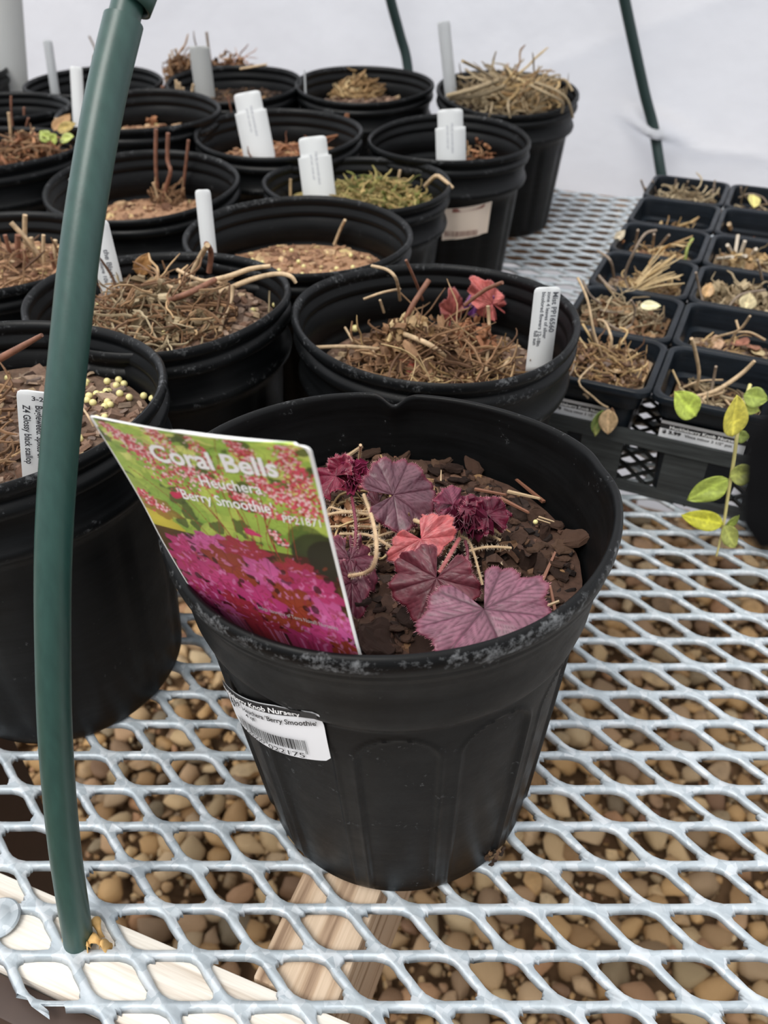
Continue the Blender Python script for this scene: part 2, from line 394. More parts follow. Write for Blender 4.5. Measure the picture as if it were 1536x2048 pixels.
# small grit filling the gaps
for _ in range(9000):
    x = rng.uniform(-.6, .8); y = rng.uniform(.2, 1.1); s_ = rng.uniform(.003, .007)
    bed.chip(Vector((x, y, FLOOR + rng.uniform(-.003, .006))), s_, s_ * .8, s_, rmat(rng, 1), rng, 5)
b = obj('gravel_bed', bed, M_STONE_I, smooth=50); tag(b, 'bed of smaller tan and brown gravel filling the ground under the bench', 'gravel', kind='stuff')

# ================================================================== BENCH
bench = tag(empty('greenhouse_bench', (0, 0, 0)), 'bench topped with galvanised expanded metal mesh on a pale wooden frame', 'bench')
def bbox(name, mat, x0, x1, y0, y1, z0, z1, along='x'):
    # board in bench frame; long axis is local X
    if along == 'x': L, W_, rot = x1 - x0, y1 - y0, -AB
    else: L, W_, rot = y1 - y0, x1 - x0, PI / 2 - AB
    bm = bmesh.new(); bmesh.ops.create_cube(bm, size=1.0)
    for v in bm.verts: v.co = Vector((v.co.x * L, v.co.y * W_, v.co.z * (z1 - z0)))
    bmesh.ops.bevel(bm, geom=list(bm.edges), offset=.0015, segments=2, affect='EDGES', profile=.5)
    me = bpy.data.meshes.new(name); bm.to_mesh(me); bm.free()
    o = obj(name, me, mat, bench, 40, BW((x0 + x1) / 2, (y0 + y1) / 2, (z0 + z1) / 2), rot); return o
TH = .0024
bbox('front_rail', M_WOODW, -.80, 1.0, .0850, .1192, -.0915, -TH)
tag(bbox('fascia_board', M_BROWN, -.80, 1.0, .0700, .0845, -.098, -.007), 'dark brown painted fascia board')
bbox('cross_beam', M_WOODT, -.1062, -.0685, .1205, 1.150, -.0925, -TH - .002, 'y')
bbox('cross_beam', M_WOODT, .52, .558, .1205, 1.150, -.0925, -TH - .002, 'y')
tag(bbox('back_rail', M_BROWN2, -.80, 1.0, 1.152, 1.192, -.10, -TH), 'brown back rail')
for x0, y0 in ((-.423, .121), (.75, .121), (-.7, 1.06), (.75, 1.06)):
    lg = bbox('leg', M_BROWN, x0, x0 + .095, y0, y0 + .09, FLOOR - .005, -.006); lg['label'] = 'dark brown leg post'
# expanded metal
AX, BX_, BY_ = .0274, .0185, -.0201; OX, OY = .0370, .179
out = [(.305, .085), (.28, .125), (.235, .115), (.185, .175), (.135, .22), (.10, .32), (.085, .50), (.062, .68), (.075, .80), (.14, .885), (.26, .925), (.50, .925), (.75, .915),
       (.785, .865), (.83, .835), (.855, .77), (.905, .72), (.915, .60), (.925, .40), (.950, .26), (.945, .17), (.875, .105), (.78, .075), (.50, .075)]
K = len(out)
bnd = []
for (s_, t_) in out:
    dx, dy = s_ - .5, t_ - .5; k = .5 / max(abs(dx), abs(dy)); bnd.append([.5 + dx * k, .5 + dy * k])
for cx_, cy_ in ((0, 0), (0, 1), (1, 0), (1, 1)):
    i = min(range(K), key=lambda i: (bnd[i][0] - cx_) ** 2 + (bnd[i][1] - cy_) ** 2); bnd[i] = [cx_, cy_]
OUT = np.array(out); BND = np.array(bnd)
nr = np.random.RandomState(5)
V, Fc = [], []; base = 0; cnt = 0
def cell_in(i, j):
    xc = OX + AX * (i + .5) + BX_ * (j + .5); yc = OY + BY_ * (j + .5); bx = xc * cb - yc * sb; by = xc * sb + yc * cb
    return -.62 < bx < .62 and .0845 < by < 1.185
jit = np.array([1.8 if i in (0, 1, 2, 3, 13, 14, 15, 16) else .35 for i in range(K)])
for i in range(-60, 100):
    for j in range(-56, 8):
        keep = None
        if not cell_in(i, j):
            keep = set()
            for (di, dj, ax_, val) in ((-1, 0, 0, 0), (1, 0, 0, 1), (0, -1, 1, 0), (0, 1, 1, 1)):
                if cell_in(i + di, j + dj): keep |= {k for k in range(K) if abs(BND[k][ax_] - val) < 1e-6 and abs(BND[(k + 1) % K][ax_] - val) < 1e-6 and k not in (0, 1, 12, 13, 14, 23)}
            if not keep: continue
        o2 = OUT + nr.normal(0, .0075, OUT.shape) * jit[:, None]
        inn = OUT + (OUT - BND) * 0 ; c_ = np.array([.5, .5])
        o_top = o2 + (o2 - c_) * .035          # top edge of the opening, slightly wider: the strand's shoulder is slanted
        def wp(st, z):
            a = np.empty((K, 3)); a[:, 0] = OX + AX * (i + st[:, 0]) + BX_ * (j + st[:, 1]); a[:, 1] = OY + BY_ * (j + st[:, 1]); a[:, 2] = z; return a
        zt = nr.normal(0, .00008)
        zin = np.full(K, -.0004) + zt; zin[[0, 1, 2, 13, 14, 15]] -= .0006
        V.append(wp(BND, 0)); V.append(wp(o_top, 0 + zt - .00005)); V.append(wp(o2, zin - .0003)); wb = wp(o2 * .985 + .0075, -TH + .0002); wb[:, 1] -= .0011; V.append(wb); V.append(wp(BND, -TH))
        for r_ in range(4):
            for k in range(K):
                if keep is not None and k not in keep: continue
                k2 = (k + 1) % K; Fc.append((base + r_ * K + k, base + r_ * K + k2, base + (r_ + 1) * K + k2, base + (r_ + 1) * K + k))
        base += 5 * K; cnt += 1
V = np.concatenate(V)
me = bpy.data.meshes.new('mesh_top'); me.vertices.add(len(V)); me.vertices.foreach_set('co', V.astype(np.float32).ravel())
Fa = np.array(Fc, np.int32); me.loops.add(Fa.size); me.loops.foreach_set('vertex_index', Fa.ravel()); me.polygons.add(len(Fa))
me.polygons.foreach_set('loop_start', np.arange(0, Fa.size, 4, dtype=np.int32)); me.polygons.foreach_set('loop_total', np.full(len(Fa), 4, np.int32)); me.update(calc_edges=True)
tag(obj('mesh_top', me, M_GALV, bench), 'galvanised expanded metal mesh')
# fixing screw with washer
wp_ = BW(-.2215, .1010, 0)
bm = MB()
prof = [(.0008, .0022), (.004, .0020), (.0052, .0014), (.0060, .0012), (.0085, .0012), (.0092, .0005), (.0092, -.0002)]
for (r_, z_) in prof:
    for k in range(28): bm.v.append((r_ * math.cos(2 * PI * k / 28), r_ * math.sin(2 * PI * k / 28), z_))
for i in range(len(prof) - 1):
    for k in range(28): a = i * 28 + k; c_ = i * 28 + (k + 1) % 28; bm.f.append((a, a + 28, c_ + 28, c_))
bm.f.append(tuple(range(28)))
obj('screw_and_washer', bm, M_GALV, bench, 35, wp_)

# ================================================================== HOOPS
hoop = tag(empty('hoop_tube', P(160, 1886, 0)), 'bent dark green tubing hoop rising from the front wooden rail at the left', 'hoop tube')
H0 = Vector(hoop.location)
def rel(p): return tuple(Vector(p) - H0)
RT = .0063
cen = [PD(172, 1980, .375), PD(157, 1880, .3605), PD(130, 1700, .338), PD(112, 1500, .318), PD(106, 1300, .302), PD(107, 1100, .289), PD(119, 900, .279), PD(138, 700, .272), PD(160, 500, .268), PD(186, 330, .266), PD(214, 180, .2655), PD(247, 42, .2655)]
obj('lower_tube', MB().tube([rel(p) for p in cen], RT, 40, 6), M_TUBE, hoop, 60)
ax = (cen[-1] - cen[-2]).normalized()
t0 = cen[-1]; ax2 = (ax + Vector((.18, 0, .0))).normalized()
obj('inner_sleeve', MB().tube([rel(t0 - ax * .004), rel(t0 + ax * .002), rel(t0 + ax * .012)], RT * .80, 32, 3), M_TUBE, hoop, 60)
u0 = t0 + ax * .0052 + Vector((.0010, 0, 0)); ups = [u0, u0 + ax2 * .03, u0 + ax2 * .07 + Vector((.006, 0, 0)), u0 + ax2 * .13 + Vector((.024, .01, -.006)), u0 + ax2 * .22 + Vector((.07, .03, -.02))]
ut = MB().tube([rel(p) for p in ups], RT * 1.06, 40, 6, cap=False)
obj('upper_tube', ut, M_TUBE, hoop, 60)
ut.v  # open lower mouth: add the wall thickness
o = hoop.children[-1]; md = o.modifiers.new('wall', 'SOLIDIFY'); md.thickness = .0009; md.offset = -1
# shavings round the hole
for k, (u, v, du, dv, wd, nm) in enumerate(((190, 1835, 12, 40, .0022, 0), (176, 1880, 45, 12, .0030, 1), (135, 1868, -10, 22, .0020, 2), (200, 1890, 20, 4, .0026, 3), (182, 1893, -12, 8, .0018, 4))):
    a = P(u, v, .004 if k in (0, 2) else .002); b_ = P(u + du, v + dv, .0005 if k else -.001); d = (b_ - a).normalized(); n_ = d.cross(Vector((0, 0, 1))).normalized()
    m = MB(); rows = 7
    for i in range(rows):
        t = i / (rows - 1); c_ = a.lerp(b_, t) + Vector((0, 0, .0035 * math.sin(t * PI * 1.5) * (1 if k else .4))); w_ = wd * (1 - .5 * abs(t - .4)) * (.8 + .3 * math.sin(7 * t + k))
        for s_ in (-1, -.3, .4, 1): m.v.append(tuple(c_ + n_ * w_ * s_ + Vector((0, 0, .0009 * (1 - s_ * s_)))))
    for i in range(rows - 1):
        for j in range(3): q = i * 4 + j; m.f.append((q, q + 1, q + 5, q + 4))
    o = obj('wood_shaving', m, M_SHAV, None, 1); md = o.modifiers.new('t', 'SOLIDIFY'); md.thickness = .0004
    tag(o, ('upright pale orange curl of wood shaving right of the green tube foot', 'broad pale orange wood shaving lying right of the green tube foot', 'small wood splinter standing left of the green tube foot', 'rightmost flat wood shaving near the green tube foot', 'tiny pale wood flake in front of the green tube foot')[nm], 'wood shaving')
def hoopb(label, px):
    m = MB(); pts = [BW(*p) for p in px]
    h = obj('hoop_tube', m.tube(pts, .0068, 18, 8), M_TUBED, None, 60); tag(h, label, 'hoop tube', 'dark hoops behind the bench'); return h
def wallpt(u, v, gap=.012):
    # point just in front of the sheeting
    d = ray(u, v); n_ = np.array([sb, cb, 0]); t = (1.240 - gap) / (d @ n_); q = C0 + d * t
    bx = q[0] * cb - q[1] * sb; by = q[0] * sb + q[1] * cb; return (bx, by, q[2])
hoopb('dark green hoop behind the bench, the one rising beyond the square pot tray', [(lambda p: (p[0] + .02, 1.20, -.05))(wallpt(1338, 380)), (lambda p: (p[0], 1.203, p[2]))(wallpt(1328, 345)), wallpt(1308, 260, .02), wallpt(1290, 190, .02), wallpt(1268, 90, .024), wallpt(1248, -5, .028), wallpt(1228, -110, .035), wallpt(1200, -300, .06)])
hoopb('dark green hoop behind the bench, the one between the back row pots', [(lambda p: (p[0] + .02, 1.20, -.05))(wallpt(850, 330)), (lambda p: (p[0], 1.203, p[2]))(wallpt(838, 250)), wallpt(815, 130, .02), wallpt(800, 70, .02), wallpt(780, -5, .028), wallpt(758, -110, .035), wallpt(730, -300, .06)])
# ================================================================== POTS
def lathe(name, prof, fn, seg, mat, parent, wear_glint=None, sm=50, mod=None):
    m = MB()
    for i, (r_, z_) in enumerate(prof):
        for k in range(seg):
            m.v.append(fn(2 * PI * k / seg, r_, z_))
    for i in range(len(prof) - 1):
        for k in range(seg):
            a = i * seg + k; c_ = i * seg + (k + 1) % seg; m.f.append((a, a + seg, c_ + seg, c_))
    o = obj(name, m, mat, parent, sm)
    at = o.data.attributes.new('wear_glint', 'FLOAT', 'POINT'); wv = np.repeat(np.array(wear_glint if wear_glint else [0] * len(prof), np.float32), seg); at.data.foreach_set('value', wv)
    return o
def add_holes(name, parent): pass

def std_profile(Rr, H, Rb):
    # from inside floor, up the inner wall, over the lip and down outside; (radius, z)
    p = [(.001, .003), (Rb - .003, .003)]
    def cone(z): return Rb + (Rr - .008 - Rb) * (z / (H - .038)) if z < H - .038 else Rr - .008 + (z - (H - .038)) * .10
    for z in np.linspace(.008, H - .046, 6): p.append((cone(z) - .0014, z))
    p += [(Rr - .0102, H - .042), (Rr - .0084, H - .0385), (Rr - .0068, H - .0365), (Rr - .0070, H - .0345), (Rr - .0078, H - .0330), (Rr - .0074, H - .0205), (Rr - .0050, H - .0175), (Rr - .0044, H - .0160), (Rr - .0062, H - .0140), (Rr - .0060, H - .0108), (Rr - .0036, H - .0082), (Rr - .0034, H - .0065), (Rr - .0046, H - .0050), (Rr - .0042, H - .0025), (Rr - .0030, H - .0005), (Rr - .0016, H), (Rr - .0003, H - .0012), (Rr, H - .0038), (Rr - .0008, H - .0060),
          (Rr - .0034, H - .0074), (Rr - .0036, H - .0094), (Rr - .0010, H - .0112), (Rr - .0004, H - .0138), (Rr - .0012, H - .0164), (Rr - .0040, H - .0182), (Rr - .0048, H - .0302), (Rr - .0026, H - .0325), (Rr - .0018, H - .0350), (Rr - .0026, H - .0378), (Rr - .0068, H - .0405)]
    n0 = len(p)
    for z in np.linspace(H - .046, .010, 12): p.append((cone(z), z))
    p += [(Rb + .0003, .004), (Rb - .0010, .001), (Rb - .003, 0), (.001, 0)]
    return p, n0
def make_pot(key, x, y, H, Rr, tilt, label, seed):
    r = random.Random(seed); root = empty('nursery_pot', (x, y, 0))
    ph = [r.uniform(0, 6.28) for _ in range(4)]; Rb = Rr * .775; rib0 = r.uniform(0, .5)
    prof, n0 = std_profile(Rr, H, Rb)
    am = .0011 if key not in ('E',) else .0008
    def fn(a, rr, z):
        k = (z / H) ** 3
        w_ = 1 + (am / Rr) * k * 1.4 * (math.sin(2 * a + ph[0]) + .55 * math.sin(3 * a + ph[1]) + .3 * math.sin(5 * a + ph[2]))
        if z < H - .044 and z > .004 and rr > Rb * .9:
            c = math.cos(12 * a + rib0); rr -= .0012 * (1 / (1 + math.exp(-(c - .72) * 18))) * min(1, (H - .044 - z) / .01)
        zz = z + .0012 * k * math.sin(2 * a + ph[3]) + math.sin(a) * rr * math.sin(tilt) * k
        return (rr * w_ * math.cos(a), rr * w_ * math.sin(a), zz)
    wear_glint = [0.0] * len(prof)
    for i, (rr, z) in enumerate(prof):
        if rr > Rr - .0035 and z > H - .017: wear_glint[i] = .45
        if z > H - .003: wear_glint[i] = .6
        if abs(z - (H - .035)) < .003 and rr > Rr - .004: wear_glint[i] = .5
    b_ = lathe('pot_body', prof, fn, 120, M_POT, root, wear_glint)
    tag(root, label, 'plant pot'); return root, fn, Rb

POTS = {  # x, y, rim height, rim radius, tilt, label
 'B': (.0297, .4430, .161, .0825, -.02, 'black nursery pot right behind the front pot, with tangled brown roots and two pink leaves'),
 'C': (-.0635, .5960, .153, .0825, -.01, 'black nursery pot with beaded orange bark and one bare twig, before the mossy pot'),
 'D': (-.1345, .4660, .163, .0795, -.05, 'black nursery pot full of tangled brown branches, behind and right of the green tube'),
 'G': (-.2079, .7360, .145, .0825, .06, 'black nursery pot with three tall red brown cut stems, right of the green tube'),
 'H': (-.0237, .7520, .1415, .0825, -.02, 'black nursery pot of mossy tan straw with a stem hooking over its right rim'),
 'I': (-.1048, .8790, .151, .0825, .035, 'black nursery pot with reddish pine needles and a broad white tag, third row'),
 'J': (.0645, .8800, .1452, .0825, .013, 'black nursery pot with a peach price sticker on its outside wall'),
 'K': (-.0237, 1.0990, .150, .0825, .05, 'black nursery pot in the back row holding a small clump of tan straw'),
 'L': (.1427, 1.0540, .151, .0825, .083, 'tall black back row pot heaped with grey dead straw, beside the open mesh'),
 'M': (-.2534, .9270, .160, .0826, .015, 'black nursery pot of upright cut tan stems, behind the green tube'),
 'N': (-.1810, 1.1050, .150, .0822, .05, 'black back row nursery pot with bushy brown dead foliage spilling at its left rim'),
 'O': (-.3580, 1.1300, .146, .0825, .01, 'dark nearly empty black nursery pot in the back row behind the green tube'),
 'E': (-.1830, .3270, .176, .0818, -.02, 'large looking black nursery pot at left nearest the camera, many yellow fertiliser beads inside'),
 'F': (-.2790, .5700, .150, .0825, -.03, 'black nursery pot at the left edge with a cluster of thick cut orange brown stubs'),
 'P': (-.3690, .8190, .152, .0825, -.03, 'black nursery pot at the left edge with thin upright stems and a yellow green leaf'),
 'Q': (-.4307, .9850, .150, .0825, -.05, 'nearly bare black nursery pot at the left edge, behind the yellow green leaf'),
 'R': (-.5550, 1.1600, .152, .0780, 0, 'black nursery pot in the far left back corner holding a tall pale sign'),
}
SOILD = dict(B=.038, C=.034, D=.020, G=.034, H=.022, I=.028, J=.042, K=.026, L=.014, M=.030, N=.020, O=.045, E=.022, F=.020, P=.016, Q=.038, R=.03)
SM_ = dict(B=M_MIX, C=M_MIXR, D=M_MIX, G=M_MIXR, H=M_MOSS, I=M_MIXR, J=M_MIXP, K=M_MIX, L=M_MIXP, M=M_MIXR, N=M_MIXP, O=M_MIXP, E=M_MIX, F=M_MIXR, P=M_MIXR, Q=M_MIXP, R=M_MIXP)
MIXN = {'B': 'brown bark mix in the pot behind the big front pot', 'C': 'orange tan bark mix sprinkled with beads, under the single bare twig', 'D': 'grey brown bark mix under the tangled branches', 'G': 'orange tan bark mix round the three red brown stems', 'H': 'mossy mix under green and tan straw', 'I': 'tan bark mix under the red pine needles', 'J': 'dark mix deep inside the pot with the peach sticker',
        'K': 'brown mix under the small tan straw clump in the back row', 'L': 'dark mix under the heap of grey straw', 'M': 'tan mix round the upright tan stems', 'N': 'dark mix under the bushy brown dead foliage', 'O': 'dark mix in the almost empty back pot left of the tube', 'E': 'grey brown bark mix with yellow beads in the nearest left pot', 'F': 'orange bark mix around the thick cut stubs', 'P': 'brown mix under the yellow green leaf', 'Q': 'dark mix in the nearly bare left edge pot', 'R': 'dark mix in the far left corner pot'}
def soil(x, y, z, rad, mat, seed, label, n=420, size=(.0025, .0065), mound=.006, parent=None, sq=None):
    r = random.Random(seed); m = MB(); NR, NA = 12, 40
    def h(px, py):
        d = math.hypot(px, py) / rad
        return z + mound * (1 - d * d) + .0022 * gn(px + seed, py, 90) + .0016 * gn(px, py + seed, 200)
    if sq is None:
        m.v.append((x, y, h(0, 0)))
        for i in range(1, NR + 1):
            for k in range(NA):
                a = 2 * PI * k / NA; rr = rad * i / NR; m.v.append((x + rr * math.cos(a), y + rr * math.sin(a), h(rr * math.cos(a), rr * math.sin(a))))
        for k in range(NA): m.f.append((0, 1 + k, 1 + (k + 1) % NA))
        for i in range(NR - 1):
            for k in range(NA): a = 1 + i * NA + k; c_ = 1 + i * NA + (k + 1) % NA; m.f.append((a, a + NA, c_ + NA, c_))
    for _ in range(n):
        if sq is None: a = r.uniform(0, 6.28); rr = rad * .96 * math.sqrt(r.random()); px, py = rr * math.cos(a), rr * math.sin(a)
        s_ = r.uniform(*size) * (1.5 if r.random() < .12 else 1)
        if math.hypot(px, py) + s_ > rad * 1.0: s_ *= .5
        m.chip(Vector((x + px, y + py, h(px, py) + s_ * .15)), s_, s_ * r.uniform(.35, .8), s_ * r.uniform(.25, .6), rmat(r, .7), r, r.choice((4, 5, 6)))
    o = obj('potting_mix', m, mat); tag(o, label, 'potting mix', kind='stuff'); return o, h
ROOT = {}; HS = {}
for i, (k, (x, y, H, Rr, tilt, lab)) in enumerate(POTS.items()):
    ROOT[k] = make_pot(k, x, y, H, Rr, tilt, lab, 40 + i)
    d = SOILD[k]; zs = H - d
    rin = (Rr - .0095) if d < .04 else Rr - .0115
    near = k in 'BCDEF'
    HS[k] = soil(x, y, zs - .004, rin, SM_[k], 70 + i, MIXN[k], 620 if near else 300, (.002, .0055) if near else (.0025, .006), .008 if k in 'DHLPF' else .004)
def ztop(k): return POTS[k][2] - SOILD[k]

# ---- peach sticker on pot J
def pot_patch(name, parent, fn, rad, x, y, a0, a1, z0, z1, mat, off=.0005, n=14, skew=0.0):
    m = MB()
    for i in range(n + 1):
        for j in range(5):
            a = a0 + (a1 - a0) * i / n; z = z0 + (z1 - z0) * j / 4 + skew * i / n
            p = fn(a, rad(z) + off, z); m.v.append(p)
    for i in range(n):
        for j in range(4): q = i * 5 + j; m.f.append((q, q + 5, q + 6, q + 1))
    return obj(name, m, mat, parent, 1)
rt, fnJ, RbJ = ROOT['J']; HJ = POTS['J'][2]
def coneJ(z): return RbJ + (.0825 - .008 - RbJ) * (z / (HJ - .038))
st = pot_patch('price_sticker', rt, fnJ, coneJ, 0, 0, -PI / 2 - .10, -PI / 2 + .58, .066, .098, M_PAPERO, .0007, 14, .004)
st['label'] = 'faded peach price sticker with a barcode'
m = MB()
r = random.Random(5); aa = -PI / 2 - .07
while aa < -PI / 2 + .40:
    w_ = r.choice((.004, .006, .010)); vs = [fnJ(a, coneJ(z) + .0009, z) for a, z in ((aa, .070), (aa + w_, .070), (aa + w_, .0755), (aa, .0755))]; m.add(vs, [(0, 1, 2, 3)]); aa += w_ + r.choice((.004, .006, .01))
obj('barcode', m, plain('red_brown_ink', col(150, 110, 100), .6), st)
m = MB(); m.add([fnJ(a, coneJ(z) + .0009, z) for a, z in [(-PI / 2 + .02 + .05 * i, .098 + .0003 * i) for i in range(10)] + [(-PI / 2 + .02 + .05 * i, .0945 + .0003 * i) for i in range(10)][::-1]], [tuple(range(20))])
obj('dark_strip', m, plain('faded_maroon_ink', col(150, 96, 84), .6), st)

# ================================================================== DEAD PLANTS
def vec(*a): return Vector(a)
def tangle(name, mat, cx, cy, z, n, rad, hgt, seed, parent, rw=(.0004, .0009), length=(.015, .04), flat=.5, segs=5):
    r = random.Random(seed); m = MB()
    for _ in range(n):
        a = r.uniform(0, 6.28); d = rad * math.sqrt(r.random()); p = Vector((cx + d * math.cos(a), cy + d * math.sin(a), z + r.uniform(0, hgt) * max(.15, 1 - (d / rad) ** 2)))
        L = r.uniform(*length); th = r.uniform(0, 6.28); dr = Vector((math.cos(th), math.sin(th), r.uniform(-.3, .5) * (1 - flat) + r.uniform(-.1, .15))); pts = [p]
        for k in range(segs):
            dr = (dr + Vector((r.uniform(-.5, .5), r.uniform(-.5, .5), r.uniform(-.35, .3)))).normalized(); q = pts[-1] + dr * L / segs
            dd = math.hypot(q.x - cx, q.y - cy)
            if dd > rad * 1.05: q.x = cx + (q.x - cx) * rad * 1.05 / dd; q.y = cy + (q.y - cy) * rad * 1.05 / dd
            q.z = max(q.z, z); pts.append(q)
        w_ = r.uniform(*rw); m.tube(pts, [w_] * (len(pts) - 1) + [w_ * .5], 4, 2)
    o = obj(name, m, mat, parent); o['kind'] = 'stuff'; return o
def curls(name, mat, cx, cy, z, n, rad, hgt, seed, parent, size=(.004, .009)):
    # crumpled dead leaf scraps
    r = random.Random(seed); m = MB()
    for _ in range(n):
        a = r.uniform(0, 6.28); d = rad * math.sqrt(r.random()); p = Vector((cx + d * math.cos(a), cy + d * math.sin(a), z + r.uniform(.1, 1) * hgt * max(.15, 1 - (d / rad) ** 2)))
        s_ = r.uniform(*size); M3 = rmat(r); vs = []; cur = r.uniform(1.5, 4)
        for i in range(5):
            for j in range(4):
                u_ = (i / 4 - .5) * 2; v_ = (j / 3 - .5) * 2; w_ = 1 - .5 * u_ * u_
                vs.append(p + M3 @ Vector((u_ * s_, v_ * s_ * .5 * w_, s_ * .4 * math.sin(u_ * cur) + s_ * .35 * v_ * v_ + r.uniform(-.1, .1) * s_)))
        m.add(vs, [(i * 4 + j, i * 4 + j + 4, i * 4 + j + 5, i * 4 + j + 1) for i in range(4) for j in range(3)])
    o = obj(name, m, mat, parent); o['kind'] = 'stuff'; return o
def stem(parent, pts, rad, mat, name='stem', n=8, label=None):
    rads = rad if isinstance(rad, (list, tuple)) else [rad] * len(pts)
    o = obj(name, MB().tube(pts, rads, n, 4), mat, parent, 60)
    if label: o['label'] = label
    return o
def plant(k, name, label, cat='dead plant'):
    o = empty(name, (0, 0, 0)); tag(o, label, cat); return o
def PZ(u, v, k, dz=0): return P(u, v, ztop(k) + dz)
def upright(parent, u0, v0, u1, v1, k, rad, mat, y=None, **kw):
    a = P(u0, v0, ztop(k)); b_ = PY(u1, v1, a.y + (kw.pop('dy', 0))); return stem(parent, [a - Vector((0, 0, .004)), a.lerp(b_, .5) + Vector((random.Random(int(u0)).uniform(-.0012, .0012), 0, 0)), b_], rad, mat, **kw)

def leaf_simple(parent, a, b_, width, nrm, mat, colr, name='leaf', curl=.2, vein=.75, n=12, label=None, fold=.25):
    """pointed oval leaf from a (base) to b_ (tip)"""
    a = Vector(a); b_ = Vector(b_); d = b_ - a; L = d.length; d.normalize(); nrm = Vector(nrm); sd = d.cross(nrm).normalized(); nn = sd.cross(d)
    m = MB(); cl = []
    for i in range(n + 1):
        t = i / n; w_ = width * .5 * (math.sin(PI * min(1, t ** .8)) ** .75 if 0 < t < 1 else 0.02)
        for j in range(9):
            s_ = (j / 8 - .5) * 2
            m.v.append(tuple(a + d * L * t + sd * s_ * w_ + nn * (fold * w_ * abs(s_) + curl * L * (-(t - .5) ** 2 + .25) * -1 + .03 * width * math.sin(9 * t + 5 * abs(s_)))))
            vn = 1 if abs(s_) < .1 else (.75 if abs(math.sin(10 * (t - abs(s_) * .22))) < .12 else 0); base = np.array(colr[:3]); cl.append(base * (1 + (vein - 1) * -.35 * vn) if vein < 1 else base * (1 + .5 * vn))
    for i in range(n):
        for j in range(8): q = i * 9 + j; m.f.append((q, q + 9, q + 10, q + 1))
    me = m.mesh(name); paint(me, np.array(cl)); o = obj(name, me, mat, parent, 1)
    md = o.modifiers.new('t', 'SOLIDIFY'); md.thickness = .0003
    if label: o['label'] = label
    return o
def lc(r_, g, b_): return np.array(col(r_, g, b_)[:3])
UPC = (0, -.6, .8)

# --- B
pb = plant('B', 'dormant_coral_bells', 'dormant coral bells of tangled brown roots with two pink leaves, behind the front pot')
xB, yB, zB = POTS['B'][0], POTS['B'][1], ztop('B')
tangle('dead_foliage', M_STRAWB, xB - .002, yB + .002, zB, 330, .048, .022, 1, pb, (.0003, .0008), (.02, .05))
tangle('dead_foliage', M_STRAW, xB + .002, yB - .014, zB, 130, .05, .014, 2, pb, (.0003, .0007), (.02, .05))
curls('leaf_scraps', M_STRAWB, xB - .006, yB + .008, zB + .004, 90, .040, .026, 3, pb, (.003, .007))
curls('leaf_scraps', M_STRAW, xB - .014, yB + .016, zB + .012, 36, .016, .020, 33, pb, (.0025, .005))
curls('leaf_scraps', M_PINE, xB + .024, yB + .012, zB + .012, 40, .014, .016, 34, pb, (.0025, .005))
for pts, rd, mt in (([(744, 532, .045), (775, 540, .050), (793, 560, .045), (800, 600, .02)], .0010, M_TWIGT), ([(728, 598, .030), (765, 585, .035), (800, 578, .03)], .0008, M_TWIGT), ([(626, 695, .012), (700, 693, .014), (770, 700, .008)], .0012, M_TWIGT), ([(976, 612, .03), (978, 660, .016), (972, 745, .006)], .0011, M_TWIGT), ([(858, 560, .045), (820, 620, .03), (800, 680, .01)], .0016, M_TWIGR), ([(812, 520, .06), (830, 560, .045), (845, 600, .02)], .0009, M_TWIGR), ([(808, 668, .02), (860, 690, .02), (900, 722, .006)], .0016, M_TWIGT), ([(1005, 565, .05), (970, 580, .042), (930, 610, .03)], .0012, M_TWIGR), ([(1000, 745, .004), (1020, 715, .010)], .0012, M_TWIGT), ([(690, 655, .012), (708, 685, .008)], .0008, M_TWIGT), ([(760, 600, .02), (768, 625, .01)], .0008, M_TWIGT), ([(1015, 610, .016), (1045, 637, .008)], .0009, M_TWIGT), ([(745, 700, .014), (765, 740, .004)], .0007, M_TWIGT)):
    stem(pb, [P(u, v, zB + d) for u, v, d in pts], rd, mt, 'old_stem')
stem(pb, [P(795, 735, zB), P(797, 715, zB + .010)], [.010, .0085], plain('brown_woody_crown', col(120, 70, 46), .8, 0, 150, .4, .5), 'woody_crown', 14)
def pleaf(a, b_, w_, cl, k, nm, lab, zz): return leaf_simple(pb, P(a[0], a[1], zz[0]), P(b_[0], b_[1], zz[1]), w_, (0, -.8, .6), M_LEAF, cl, nm, .1, 1.2, 12, lab)
# --- C
pc = plant('C', 'bare_twig', 'single short tan twig standing in the beaded bark of the middle pot', 'twig')
stem(pc, [P(668, 490, ztop('C')), P(680, 460, ztop('C') + .012), P(690, 440, ztop('C') + .022)], .0012, M_TWIGT)
